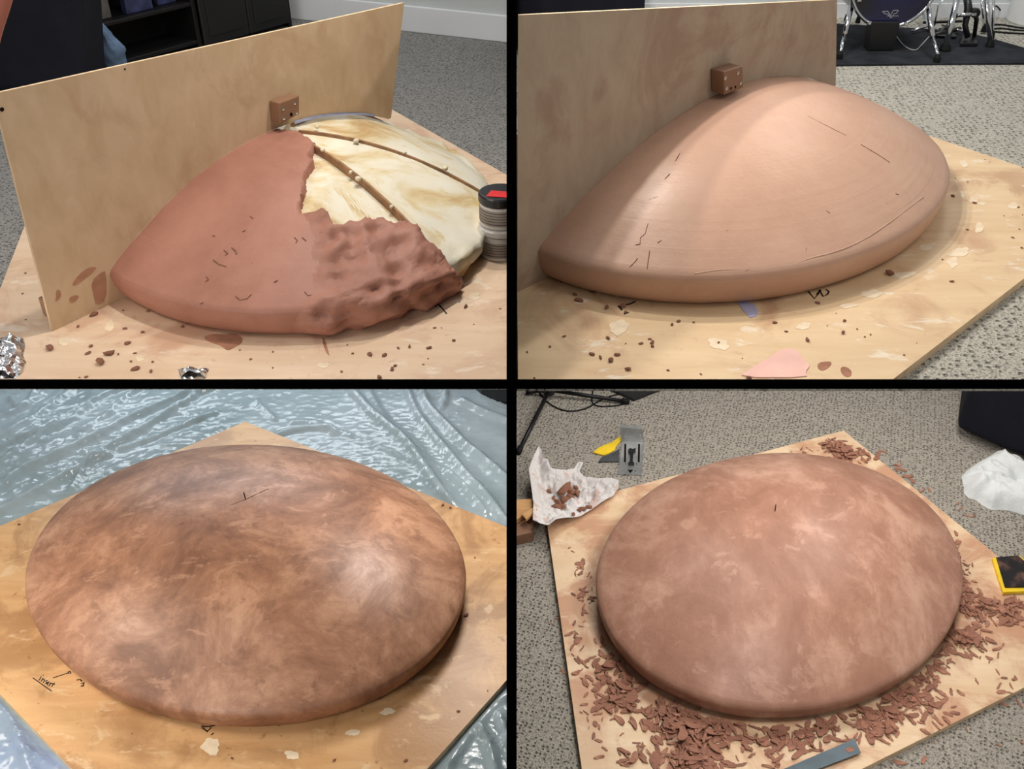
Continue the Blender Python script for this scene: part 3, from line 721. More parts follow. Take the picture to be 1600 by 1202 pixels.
# ------------------------------------------------------------------ handwriting on the boards
M['ink'] = flat('marker_ink', (22, 18, 20), .6, 0, .3)
def writing(rm, strokes, wd, label, parent):
    bm = nb()
    for st in strokes: ribbon(bm, [on_z(x, y, rm.top + .0003) for x, y in st], wd, .0005)
    o = obj('handwriting', bm, M['ink'], parent); tag(o, label)
z3 = lambda L: [[(x / 4, 900 + y / 4) for x, y in st] for st in L]
writing(BL, z3([[(205, 638), (323, 722)], [(258, 630), (243, 655)], [(268, 620), (271, 623)],
               [(268, 641), (256, 662)], [(263, 651), (272, 645), (279, 651), (271, 669)],
               [(298, 655), (288, 655), (285, 662), (292, 667), (290, 674), (280, 675)],
               [(294, 674), (306, 671), (306, 663), (297, 666), (293, 677), (300, 683)],
               [(318, 668), (306, 690)], [(312, 678), (320, 673), (325, 676)],
               [(342, 668), (322, 690), (328, 692)], [(322, 672), (343, 680)],
               [(330, 639), (425, 608)], [(424, 598), (430, 612)], [(432, 597), (440, 600), (438, 611), (446, 607)]]), .0022, 'the word insert written in black marker', bBL)
writing(BL, z3([[(505, 690), (520, 689)], [(520, 692), (524, 667), (506, 676)], [(480, 652), (500, 648), (512, 660)]]), .003, 'a numeral 1 in black marker', bBL)
writing(BL, z3([[(1262, 944), (1310, 942), (1350, 934)], [(1320, 948), (1296, 975), (1262, 948)], [(1300, 972), (1285, 968)], [(1335, 984), (1318, 996)]]), .003, 'a numeral 2 in black marker', bBL)
z8 = lambda L: [[(1200 + x / 4, 300 + y / 4) for x, y in st] for st in L]
writing(TR, z8([[(252, 622), (290, 668), (318, 632)], [(305, 640), (330, 612)], [(320, 612), (345, 655), (372, 640), (380, 622), (362, 610)]]), .0032, 'black marker scribble at the foot of the dome', bTR)
writing(TR, [[(966, 478), (972, 485)], [(975, 477), (985, 475), (993, 471)], [(975, 491), (982, 488)]], .0035, 'short black marker strokes', bTR)
z4 = lambda L: [[(400 + x / 4, 300 + y / 4) for x, y in st] for st in L]
writing(TL, z4([[(1035, 712), (1070, 730)], [(1060, 708), (1090, 722)], [(1130, 695), (1160, 725)], [(1115, 705), (1128, 718)], [(1150, 712), (1192, 762)]]), .003, 'black marker strokes beside the dome', bTL)
writing(TL, [[(722, 258), (738, 266), (750, 273)]], .0025, 'a black pencil line', bTL)
# pale splashes and a lavender film scrap on the upper right board
M['splash'] = flat('white_splash', (228, 208, 178), .6, 0, .4, .05, 40)
def splash(rm, pix, parent, m='splash', name='splash', lab=None):
    bm = nb(); prism(bm, chaikin([on_z(x, y, rm.top + .0002) for x, y in pix], 2, True), (0, 0, .0005)); o = obj(name, bm, M[m], parent); tag(o, lab)
def blobpix(cx, cy, rx, ry, seed, rot=0):
    out = []
    for k in range(26):
        a = k * PI / 13; q = 1 + .5 * nz((math.cos(a), math.sin(a), 0), 1.4, seed) + .2 * nz((math.cos(a), math.sin(a), 0), 4.5, seed + 3); x, y = rx * q * math.cos(a), ry * q * math.sin(a)
        out.append((cx + x * math.cos(rot) - y * math.sin(rot), cy + x * math.sin(rot) + y * math.cos(rot)))
    return out
for i, (x, y, a, b, r) in enumerate([(1500, 394, 18, 6, -.2), (1489, 410, 9, 8, -.6), (1530, 355, 6, 8, .3), (1520, 313, 7, 4, 0), (1534, 318, 6, 3, 0), (1582, 322, 7, 5, 0), (1504, 305, 3, 5, 0), (1506, 256, 7, 5, .3), (1362, 459, 15, 6, -.1), (1412, 430, 16, 5, -.15), (1448, 386, 13, 5, -.25), (1325, 478, 14, 4, -.1), (968, 513, 15, 11, 0), (1124, 538, 17, 8, .3), (1255, 510, 11, 5, -.1)]):
    splash(TR, blobpix(x, y, a, b, i * 2.3, r), bTR)
for i, (x, y, a, b, r) in enumerate([(742, 463, 10, 5, -.2), (505, 571, 10, 4, 0), (172, 510, 6, 9, .3), (100, 535, 8, 6, 0), (218, 560, 6, 5, 0)]): splash(TL, blobpix(x, y, a, b, i * 3.3, r), bTL)
for i, (x, y, a, b, r) in enumerate([(331, 1166, 15, 12, 0), (607, 1112, 11, 5, -.1), (455, 1180, 12, 6, .3), (552, 1145, 12, 5, -.1)]): splash(BL, blobpix(x, y, a, b, i * 1.9, r), bBL, 'splash_tan' if False else 'splash')
M['stain'] = flat('clay_stain', (162, 116, 92), .8, 0, .2, .12, 30)
splash(TL, [(316, 528), (330, 522), (350, 523), (366, 521), (379, 527), (378, 537), (366, 543), (356, 549), (345, 540), (330, 536)], bTL, 'stain', 'clay_stain')
splash(TL, [(503, 525), (509, 534), (514, 553), (515, 557), (509, 550), (505, 540)], bTL, 'stain', 'clay_stain')
splash(TR, [(1206, 575), (1222, 573), (1234, 578), (1240, 588), (1230, 592), (1218, 590)], bTR, 'stain', 'clay_stain') if False else None
splash(TR, [(1277, 568), (1290, 565), (1300, 566), (1297, 573), (1286, 580), (1278, 577)], bTR, 'stain', 'clay_stain')
splash(TR, [(1313, 574), (1322, 573), (1331, 580), (1330, 588), (1322, 590), (1314, 583)], bTR, 'stain', 'clay_stain')
M['pink'] = flat('pink_film', (232, 186, 172), .6, 0, .4, .05, 12)
yb = YB[TR]
pk = [on_z(x, y, TR.top + .0003) for x, y in [(1155, 592), (1172, 577), (1200, 560), (1222, 546), (1238, 545), (1250, 553), (1258, 566), (1266, 572), (1258, 582), (1262, 592)]]
bm = nb(); prism(bm, chaikin([(p.x, max(p.y, yb + .004), p.z) for p in pk], 1, True), (0, 0, .0015)); o = obj('pink_sheet', bm, M['pink']); tag(o, 'pale pink rounded sheet at the front edge of the board', 'plastic sheet')
bm = nb(); prism(bm, [on_z(x, y, TR.top + .0003) for x, y in [(1149, 466), (1178, 476), (1184, 486), (1182, 494), (1172, 497), (1160, 484)]], (0, 0, .001))
M['lav'] = flat('lavender_scrap', (176, 176, 206), .3, 0, .5, .05, 12); o = obj('film_scrap', bm, M['lav']); tag(o, 'lavender film scrap poking out from under the smooth dome', 'plastic scrap')

# ------------------------------------------------------------------ upper left: jars, foil, furniture, fingertip
M['jar_black'] = flat('jar_lid_black', (24, 24, 28), .3, 0, .5); M['jar_label'] = flat('jar_label', (150, 140, 132), .45, 0, .4, .1, 30)
M['jar_clear'] = flat('jar_white', (205, 200, 196), .25, 0, .5, .04, 10); M['red'] = flat('red_sticker', (205, 40, 44), .5, 0, .4, .05, 20)
M['jar_text'] = flat('jar_print', (92, 84, 80), .6, 0, .3)
def jar(c, r, h, lidm, label, lid_h, clear=False):
    jr = root('jar', c, label, 'jar', 'stacked jars')
    def part(nm, pr, m, par=jr):
        bm = nb(); lathe(bm, pr, c, 40); cut(bm, (-XW, 0, 0), (1, 0, 0)); return obj(nm, bm, M[m], par, False)
    part('body', [(r * .9, 0), (r * .97, .004), (r * .97, h * .2), (r * .97, h - lid_h - .002)], 'jar_clear')
    lb = part('paper_label', [(r * .972, h * .14), (r * .99, h * .14), (r * .99, h * .60), (r * .972, h * .60)], 'jar_label')
    for k in range(5):
        z = h * (.19 + .085 * k); part('print_line', [(r * .985, z), (r * 1.0, z), (r * 1.0, z + h * .022), (r * .985, z + h * .022)], 'jar_text', lb)
    part('lid', [(r * 1.0, h - lid_h), (r * 1.03, h - lid_h + .002), (r * 1.03, h - .004), (r * .98, h - .001), (r * .9, h)], lidm)
    return jr
jp = on_z(782, 396, TL.top); jr_ = 33 * depth(jp) / F; jh = (112 - 20) * depth(jp) / F / math.cos(math.radians(27)) / 2
jar(jp, jr_, jh, 'jar_clear', 'lower jar of the stack, pale lid, half hidden by the panel edge', jh * .22)
j2 = jar(jp + Vector((0, 0, jh + .0004)), jr_ * .97, jh, 'jar_black', 'upper jar with black lid and red sticker', jh * .28)
bm = nb(); tc = jp + Vector((0, 0, jh * 2 + .0008)); prism(bm, [tc + Vector((x * jr_, y * jr_, 0)) for x, y in ((-.62, -.6), (.3, -.75), (.3, -.1), (-.4, .05))], (0, 0, .0008)); cut(bm, (-XW, 0, 0), (1, 0, 0)); obj('red_sticker', bm, M['red'], j2)

def foil_mat():
    t = NT('aluminium_foil'); t.bump(t.voro(60, 'F1'), .6, .01); return t.fin(t.ramp(t.noise(30, 4), [(.3, (180, 184, 190)), (.7, (235, 238, 242))]), .22, 1.0, .5)
M['foil'] = foil_mat()
def cloth_blob(name, pix, z0, height, mat, amp, sc, seed, edge=12, grid=60, clips=(), lift=None, smooth=True, jag=0):
    """a crumpled piece whose outline on its support is traced; height profile rises inward; closed underneath"""
    P = [on_z(x, y, z0) for x, y in pix]; lo = (min(p.x for p in P), min(p.y for p in P)); hi = (max(p.x for p in P), max(p.y for p in P))
    st = max(hi[0] - lo[0], hi[1] - lo[1]) / grid; bm = nb(); V = {}
    nx, ny = int((hi[0] - lo[0]) / st) + 2, int((hi[1] - lo[1]) / st) + 2
    ed = edge * st * grid / 60
    for i in range(nx):
        for j in range(ny):
            x, y = lo[0] + i * st, lo[1] + j * st; ins = inpoly(x, y, P); e = edge_dist(x, y, P)
            if not ins and e > st * 1.1: continue
            t = min(1, e / ed) if ins else 0
            if not ins:                                    # snap the border ring onto the outline
                b = min(((edge_pt(x, y, P[k], P[(k + 1) % len(P)])) for k in range(len(P))), key=lambda q: (q[0] - x) ** 2 + (q[1] - y) ** 2); x, y = b
            h = height * (1 - (1 - t) ** 2) + amp * (fbm((x, y, 0), sc, seed, 4)) * (t ** .5)
            if lift: h += lift(x, y, t)
            V[i, j] = bm.verts.new((x, y, z0 + max(.0004, h)))
    for i in range(nx - 1):
        for j in range(ny - 1):
            q = [(i, j), (i + 1, j), (i + 1, j + 1), (i, j + 1)]
            if all(k in V for k in q): bm.faces.new([V[k] for k in q])
    bmesh.ops.remove_doubles(bm, verts=bm.verts, dist=st * .05)
    for co, no in clips:
        bmesh.ops.bisect_plane(bm, geom=bm.verts[:] + bm.edges[:] + bm.faces[:], plane_co=co, plane_no=no, clear_outer=True)
        c, n = Vector(co), Vector(no)
        for e in [e for e in bm.edges if e.is_boundary and all(abs((v.co - c).dot(n)) < 1e-5 for v in e.verts)]:
            a, b = e.verts; bm.faces.new((a, b, bm.verts.new((b.co.x, b.co.y, z0)), bm.verts.new((a.co.x, a.co.y, z0))))   # close the front
    return bm
def edge_pt(x, y, a, b):
    dx, dy = b.x - a.x, b.y - a.y; L = dx * dx + dy * dy; t = max(0, min(1, ((x - a.x) * dx + (y - a.y) * dy) / L)) if L else 0
    return (a.x + dx * t, a.y + dy * t)
fc = [((0, YB[TL] + .002, 0), (0, -1, 0))]
bm = cloth_blob('foil', [(-70, 545), (-20, 538), (8, 534), (18, 530), (37, 529), (40, 541), (36, 556), (41, 566), (36, 582), (24, 592), (10, 640), (-70, 640)], TL.top, .03, 'foil', .018, 34, 3, 10, 54, fc)
tag(obj('foil_scrap', bm, M['foil']), 'large crumpled silver foil at the left edge of the board', 'foil', 'foil scraps')
bm = cloth_blob('foil', [(278, 577), (290, 578), (305, 577), (327, 577), (322, 590), (318, 620), (288, 620), (282, 590)], TL.top, .014, 'foil', .012, 45, 9, 10, 40, fc)
tag(obj('foil_scrap', bm, M['foil']), 'small crumpled silver foil below the dome', 'foil', 'foil scraps')

M['navy'] = flat('navy_upholstery', (24, 26, 36), .85, 0, .2, .1, 8, .2, 200); M['darkwood'] = flat('black_wood', (22, 21, 22), .5, 0, .3, .1, 10)
M['darkpanel'] = flat('black_panel', (30, 29, 30), .45, 0, .35, .06, 6)
ys = 3.2
sofa = root('sofa', (on_y(60, 80, ys).x, ys + .3, TL.floor), 'dark navy sofa end behind the tall template', 'sofa')
def yprism(pix, y, dep, m, par, nm, bev=.012):
    bm = nb(); prism(bm, [on_y(a, b, y) for a, b in pix], (0, dep, 0)); 
    if bev: bevel(bm, bev, 3)
    return obj(nm, bm, M[m], par)
fz = to_px((0, ys, TL.floor + .04))[1]
yprism([(-120, -60), (122, -60), (136, fz), (-120, fz)], ys, .2, 'navy', sofa, 'arm', .025)
for x in (-60, 110):
    p = on_y(x, 150, ys + .05); bm = nb(); tube(bm, [(p.x, ys + .06, TL.floor + .0005), (p.x, ys + .06, TL.floor + .05)], [.014, .02], 10); obj('foot', bm, M['darkwood'], sofa)
A0, B0 = on_z(457, 41, TL.floor), on_z(150, 128, TL.floor); uB = (B0 - A0).normalized(); nB = Vector((-uB.y, uB.x, 0)); nB = nB if nB.y < 0 else -nB
LB = (B0 - A0).length; dp = .2; zt = .5
bkc = root('bookcase', A0 + uB * LB / 2 - nB * dp / 2, 'black bookcase with panelled doors beside the pale wall', 'bookcase')
def bpart(nm, s0, s1, d0, d1, z0, z1, m, par, bv=.002):
    """a board of the case: along its front, depth behind the front, height above the carpet"""
    bm = nb(); W = lambda s, d: A0 + uB * s - nB * d + Vector((0, 0, z0 + .0005)); prism(bm, [W(s0, d0), W(s1, d0), W(s1, d1), W(s0, d1)], (0, 0, z1 - z0))
    if bv: bevel(bm, bv, 1)
    return obj(nm, bm, M[m], par)
bpart('side_panel', 0, .018, 0, dp, 0, zt, 'darkwood', bkc); bpart('side_panel', LB - .018, LB, 0, dp, 0, zt, 'darkwood', bkc)
bpart('back_panel', .0185, LB - .0185, dp - .008, dp, 0, zt - .0205, 'darkwood', bkc, 0); bpart('top_panel', 0, LB, 0, dp, zt - .02, zt, 'darkwood', bkc)
sp = LB * .5; bpart('partition', sp - .009, sp + .009, .004, dp - .009, 0, zt - .0205, 'darkwood', bkc)
for z in (.03, .17, .33): bpart('shelf', sp + .0095, LB - .0185, .006, dp - .009, z, z + .014, 'darkwood', bkc)
for s0, s1 in ((.02, sp / 2 - .002), (sp / 2 + .002, sp - .011)):
    d_ = bpart('door', s0, s1, -.012, -.0005, .02, zt - .022, 'darkpanel', bkc, .003)
    bpart('door_panel', s0 + .03, s1 - .03, -.016, -.0125, .05, zt - .05, 'darkpanel', d_, .002)
M['book_blue'] = flat('dim_blue_cover', (52, 58, 92), .5, 0, .4, .3, 20); M['book_grey'] = flat('dim_grey_box', (98, 96, 92), .6, 0, .3, .15, 20)
for nm, lab, f0, f1, z0, h, m, d in (('box', 'small grey box on the upper bookcase shelf', .86, .94, .3445, .06, 'book_grey', .03), ('box', 'dull grey box low in the dark bookcase', .84, .93, .1845, .07, 'book_grey', .05),
                                     ('magazine', 'blue covered magazine standing in the dark bookcase', .66, .78, .1845, .115, 'book_blue', .04), ('magazine', 'dim navy magazine nearest the bookcase doors', .535, .62, .1845, .10, 'book_blue', .06)):
    tag(bpart(nm, LB * f0, LB * f1, d, d + .03, z0, z0 + h, m, None), lab, nm)
# blue denim heap beside the sofa
M['denim'] = flat('denim', (92, 112, 138), .9, 0, .1, .25, 18, .5, 240)
bm = nb(); yd = 3.47
zf = TL.floor
p0 = on_y(184, 95, yd)
bmesh.ops.create_icosphere(bm, subdivisions=4, radius=1)
ztop = on_y(160, 30, yd).z
for v in bm.verts:
    z = (v.co.z + 1) / 2; wx = .036 * (1 - .75 * max(0, z - .55) / .45) + .004; k = 1 + .35 * fbm(v.co, 1.8, 4)
    v.co = Vector((p0.x - .012 - .03 * z ** 2 + v.co.x * (wx + .02 * (1 - z)) * k, yd + v.co.y * .03 * k, zf + .0006 + (ztop - zf) * z))
o = obj('jeans', bm, M['denim'], None, True); tag(o, 'crumpled blue jeans hanging beside the navy sofa', 'jeans')
# blurred fingertip of the photographer at the left edge
M['skin'] = flat('skin', (190, 116, 96), .55, 0, .4, .06, 20)
f0, f1 = on_y(6, -60, 1.35), on_y(-26, 118, 1.35)
ax = (f1 - f0); n = 14; bm = nb(); side = Vector((1, 0, 0))
pts, rr = [], []
for i in range(n + 1):
    t = i / n; pts.append(f0 + ax * t + side * .003 * math.sin(PI * t * 2)); rr.append(.0165 * (1 - .12 * t + .05 * math.cos(PI * t * 2)) * (1 if t < .86 else max(.12, math.sqrt(max(0, 1 - ((t - .86) / .14) ** 2)))))
tube(bm, pts, rr, 16); fg = obj('finger', bm, M['skin'], None, True); tag(fg, 'reddish fingertip of the person taking the picture, upper left edge', 'finger')
bm = nb(); c = f0 + ax * .86 + Vector((0, .013, 0)); obox(bm, c, Vector((.006, 0, 0)), Vector((0, .0015, 0)), ax.normalized() * .008); bevel(bm, .001, 2); M['nail'] = flat('nail', (222, 170, 152), .3, 0, .5, .03); obj('nail', bm, M['nail'], fg)

# ------------------------------------------------------------------ upper right: drum kit corner
M['rug'] = flat('black_rug', (44, 46, 50), .95, 0, .1, .25, 10, .8, 150); M['chrome'] = flat('chrome', (210, 212, 215), .12, 1, .5, .04); M['rubber'] = flat('black_rubber', (16, 16, 17), .7, 0, .3)
M['blackplastic'] = flat('black_plastic', (20, 20, 22), .4, 0, .5)
zr = TR.floor + .006
bm = nb(); rp = [on_z(x, y, zr) for x, y in [(1150, 101), (1303, 101), (1400, 100), (1500, 99), (1620, 98.5), (1606, 76), (1550, 60), (1500, 48), (1310, 37), (1180, 37)]]
prism(bm, rp, (0, 0, -.0058)); tag(obj('drum_rug', bm, M['rug']), 'black rug under the drum kit', 'rug')
yd = on_z(1400, 78, zr).y; dc = on_y(1400, -27, yd); dr_ = 70 * depth(dc) / F
def drum_head():
    t = NT('drum_head'); g = t.noise(2.2, 2); c = t.ramp(g, [(.40, (8, 9, 16)), (.66, (26, 30, 120))]); return t.fin(c, .18, 0, .5, .3)
M['drumhead'] = drum_head(); M['drumshell'] = flat('drum_shell', (20, 22, 60), .2, 0, .5, .1, 6)
dm = root('bass_drum', (dc.x, yd + .1, zr), 'blue-black bass drum with chrome hoop standing on the black rug', 'drum')
bk_ = Vector((0, 1, 0))
bm = nb(); lathe(bm, [(dr_ * .95, .01), (dr_ * .95, .24)], dc, 56, bk_); obj('shell', bm, M['drumshell'], dm, False)
bm = nb(); lathe(bm, [(.001, -.002), (dr_ * .93, -.002), (dr_ * .93, .008)], dc, 56, bk_); hd = obj('drum_head', bm, M['drumhead'], dm)
def ring(c, r0, t, m, nm, par, y0):
    bm = nb(); seg, k = 64, 8; rg = []
    for i in range(seg):
        a = 2 * PI * i / seg; rg.append([bm.verts.new((c.x + (r0 + t * math.cos(b)) * math.cos(a), y0 + t * 1.6 * math.sin(b), c.z + (r0 + t * math.cos(b)) * math.sin(a))) for b in [2 * PI * j / k for j in range(k)]])
    for i in range(seg):
        for j in range(k): bm.faces.new((rg[i][j], rg[(i + 1) % seg][j], rg[(i + 1) % seg][(j + 1) % k], rg[i][(j + 1) % k]))
    return obj(nm, bm, M[m], par, True)
ring(dc, dr_ * .96, dr_ * .045, 'chrome', 'hoop', dm, yd + .004)
M['silver'] = flat('silver_print', (190, 190, 200), .35, .6, .5)
bm = nb()                                               # winged V emblem on the head with a small word beneath
def stroke(bm, pix, wpx, y):
    pts = [on_y(a, b, y) for a, b in pix]; wdt = wpx * depth(pts[0]) / F
    for p, q in zip(pts, pts[1:]):
        d = (q - p); nn = Vector((-d.z, 0, d.x)).normalized() * wdt / 2; prism(bm, [p - nn, q - nn, q + nn, p + nn], (0, -.0008, 0))
ye = yd - .0022
for st in ([(1378, 18), (1387, 17.5), (1391, 24), (1396, 16.2), (1404, 16)], [(1378, 18), (1384, 22), (1388, 22)], [(1404, 16), (1400, 21), (1397, 21.5)], [(1387, 22), (1392, 28), (1397, 22)]): stroke(bm, st, 1.0, ye)
for k in range(6):
    x = 1386 + k * 3.1; stroke(bm, [(x, 25.6 - k * .02), (x + 1, 24.2), (x + 2, 25.6), (x + 2.4, 24.4)], .55, ye)
tag(obj('emblem', bm, M['silver'], hd), 'silver winged V emblem with small lettering')
for x, y in ((1343, 0), (1359, 36), (1416, 37), (1452, 8)):
    p = on_y(x, y, yd - .008); bm = nb(); obox(bm, p + Vector((0, .01, 0)), (.007, 0, 0), (0, .014, 0), (0, 0, .006)); bevel(bm, .002, 1); obj('claw', bm, M['chrome'], dm)
for a, b, c in (((1334, -6), (1320, 50), (1311, 92)), ((1448, -6), (1458, 55), (1463, 97))):
    ft = on_z(c[0], c[1], zr); tp = on_y(a[0], a[1], yd + .06); md = tp.lerp(ft, .62)
    bm = nb(); tube(bm, [tp, md], .009, 10); lg = obj('leg', bm, M['chrome'], dm, True)
    bm = nb(); tube(bm, [md, ft + Vector((0, 0, .02))], .006, 10); obj('leg_rod', bm, M['chrome'], lg, True)
    bm = nb(); tube(bm, [ft + Vector((0, 0, .0004)), ft + Vector((0, 0, .016)), ft + Vector((0, 0, .026))], [.011, .011, .006], 10); obj('rubber_foot', bm, M['rubber'], lg)
# black bin below the drum
yb2 = on_z(1372, 80, zr).y; b0, b1 = on_y(1353, 78, yb2).x, on_y(1398, 78, yb2).x; zt2 = on_y(1372, 34, yb2).z
bm = nb(); prism(bm, [(b0 + .006, yb2, zr + .0004), (b1 - .004, yb2, zr + .0004), (b1, yb2, zt2), (b0, yb2, zt2)], (0, .05, 0)); bevel(bm, .004, 2); o = obj('equipment_box', bm, M['blackplastic']); tag(o, 'black box on the rug below the bass drum', 'box')
def cable(pix, z, r, m, label, cat='cable', group=None, nm='cable', zs=None):
    pts = chaikin([on_z(x, y, z + r + (zs[i] if zs else 0)) for i, (x, y) in enumerate(pix)], 2); bm = nb(); tube(bm, pts, r, 6); return tag(obj(nm, bm, M[m], None, True), label, cat, group)
M['wire'] = flat('white_wire', (190, 190, 186), .5, 0, .4)
cable([(1388, 46), (1398, 52), (1404, 62), (1415, 74), (1431, 80), (1440, 70), (1452, 57)], zr, .0018, 'wire', 'thin white wire looping on the rug below the drum')
def stand(legs, label, nm='cymbal_stand'):
    ft = [on_z(l[1][0], l[1][1], zr) for l in legs]; r = root(nm, sum(ft, Vector()) / len(ft), label, 'stand', 'drum hardware stands')
    for (a, b, y_off, rad, m), f in zip(legs, ft):
        tp = on_y(a[0], a[1], f.y + y_off); bm = nb(); tube(bm, [tp, f + Vector((0, 0, .012))], rad, 10); lg = obj('leg', bm, M[m], r, True)
        bm = nb(); tube(bm, [f + Vector((0, 0, .0004)), f + Vector((0, 0, .006)), f + Vector((0, 0, .024))], [rad * 1.9, rad * 1.9, rad * 1.3], 10); obj('rubber_foot', bm, M['rubber'], lg)
    return r
stand([((1496, -4), (1476, 79), .05, .0105, 'chrome')], 'thick chrome stand leg right beside the bass drum')
stand([((1541, -4), (1546, 73), .02, .008, 'chrome'), ((1534, -4), (1537, 50), .02, .006, 'chrome'), ((1553, -6), (1549, 60), .02, .005, 'chrome')], 'chrome stand nearest the white cylinder')
stand([((1345, -6), (1340, 36), .0, .005, 'chrome'), ((1333, 4), (1322, 33), .0, .005, 'chrome')], 'thin chrome stand left of the bass drum', 'snare_stand')
# hi-hat pedal
hp = on_z(1515, 68, zr); pd = root('hihat_pedal', hp, 'black and chrome pedal stand between the chrome legs', 'pedal')
bm = nb(); tube(bm, [on_y(1511, -4, hp.y + .05), on_y(1513, 12, hp.y + .03), on_y(1508, 40, hp.y + .01), hp + Vector((-.012, 0, .02))], [.013, .014, .010, .010], 10); obj('post', bm, M['blackplastic'], pd, True)
bm = nb(); tube(bm, [on_y(1520, 14, hp.y + .02), on_y(1526, 30, hp.y + .02), on_z(1521, 62, zr) + Vector((0, 0, .008))], [.009, .008, .007], 8); obj('side_bar', bm, M['blackplastic'], pd, True)
bm = nb(); q = [on_z(x, y, zr + .001) for x, y in [(1499, 73), (1527, 73), (1522, 60), (1503, 60)]]; prism(bm, q, (0, 0, .012)); bevel(bm, .002, 1); obj('foot_plate', bm, M['blackplastic'], pd)
bm = nb(); p = on_y(1508, 24, hp.y); tube(bm, [p + Vector((-.03, 0, 0)), p + Vector((.035, 0, .004))], .007, 10); obj('clamp', bm, M['chrome'], pd, True)
bm = nb(); p = on_y(1524, 20, hp.y + .01); lathe(bm, [(.014, -.01), (.017, 0), (.014, .01)], p, 14, (0, -1, 0)); obj('knob', bm, M['blackplastic'], pd)
# kick pedal and loose hardware on the rug
kp = on_z(1450, 55, zr); kd = root('kick_pedal', kp, 'dark kick pedal with chrome bars behind the bass drum', 'pedal')
for a, b, h0, h1, rd, m in (((1424, 53), (1455, 48), .006, .02, .005, 'chrome'), ((1432, 33), (1452, 52), .045, .01, .005, 'chrome'), ((1455, 60), (1498, 52), .006, .012, .008, 'blackplastic'), ((1440, 46), (1500, 44), .02, .02, .005, 'blackplastic'), ((1468, 56), (1492, 40), .008, .03, .006, 'blackplastic'), ((1470, 47), (1502, 56), .012, .012, .004, 'chrome')):
    bm = nb(); tube(bm, [on_z(a[0], a[1], zr) + Vector((0, 0, h0 + .004)), on_z(b[0], b[1], zr) + Vector((0, 0, h1 + .004))], rd, 8); obj('bar', bm, M[m], kd, True)
bm = nb(); q = [on_z(x, y, zr + .004) for x, y in [(1462, 58), (1494, 60), (1488, 48), (1466, 47)]]; prism(bm, q, (0, 0, .008)); bevel(bm, .002, 1); obj('foot_board', bm, M['blackplastic'], kd)
bm = nb(); tube(bm, [on_y(1478, -4, kp.y + .05), on_y(1466, 8, kp.y + .05), on_y(1460, 40, kp.y + .02)], .003, 6); obj('spring_rod', bm, M['chrome'], kd, True)
for i, (pix, lb) in enumerate((([(1543, 40), (1560, 38), (1575, 40), (1590, 43), (1612, 45)], 'black cable running along the carpet by the wall, farthest of three'), ([(1547, 46), (1562, 44), (1580, 46), (1596, 48), (1612, 47)], 'black cable on the carpet, middle of three'), ([(1550, 49), (1570, 51), (1585, 52), (1612, 53)], 'black cable on the carpet, nearest of three'))):
    cable(pix, TR.floor, .0032, 'rubber', lb, 'cable', 'cables by the wall')
cable([(1556, 20), (1552, 14), (1556, 8), (1562, 14), (1566, 22)], TR.floor, .003, 'rubber', 'black plug cable looped up against the white wall', zs=[.004, .02, .05, .03, .004])
yw2 = on_z(1600, 40, TR.floor).y; c = on_z(1618, 34, TR.floor); bm = nb(); rr_ = abs(c.x - on_y(1577, 20, c.y).x)
lathe(bm, [(rr_ * .94, .0004), (rr_ * .95, .006), (rr_ * 1.0, .34), (rr_ * 1.03, .345), (rr_ * 1.03, .36), (rr_ * .97, .36), (rr_ * .92, .02)], c, 36); M['whiteplastic'] = flat('white_plastic', (226, 228, 228), .5, 0, .4, .02)
tag(obj('waste_bin', bm, M['whiteplastic'], None, True), 'white cylindrical bin at the right edge behind the rug', 'bin')
# dark sofa back behind the template
yb3 = 3.3; bm = nb(); fz = to_px((0, yb3, TR.floor + .03))[1]
sf = root('sofa', (on_y(900, 40, yb3).x, yb3 + .2, TR.floor), 'black sofa behind the clay-stained template', 'sofa')
yprism([(806, -50), (1012, -50), (1005, fz), (806, fz)], yb3, .4, 'navy', sf, 'seat_block', .02)
for x in (830, 985):
    p = on_y(x, 100, yb3 + .03); bm = nb(); tube(bm, [(p.x, yb3 + .06, TR.floor + .0005), (p.x, yb3 + .06, TR.floor + .04)], [.012, .016], 10); obj('foot', bm, M['darkwood'], sf)

# ------------------------------------------------------------------ lower left: plastic drop sheet, blue tarp below it
def sheet_mat():
    t = NT('plastic_sheet'); n = t.noise(2.4, 4); c = t.ramp(n, [(.35, (158, 176, 180)), (.65, (198, 212, 219))])
    v = t.voro(26, 'F1', t.map((1, 1.6, 1), (0, 0, .7))); v2 = t.voro(70, 'F1', t.map((1.5, 1, 1), (0, 0, .3)))
    nr = t.bump(v, .30, .010); nr = t.bump(v2, .18, .003, nr)
    t.fin(c, t.rng(t.noise(6, 4), .3, .7, .10, .24), 0, .6)
    tr = t.n.new('ShaderNodeBsdfTransparent'); mx = t.n.new('ShaderNodeMixShader'); mx.inputs[0].default_value = .62
    t.l(tr.outputs[0], mx.inputs[1]); t.l(t.b.outputs[0], mx.inputs[2]); t.l(mx.outputs[0], t.out.inputs['Surface']); return t.m
M['sheet'] = sheet_mat()
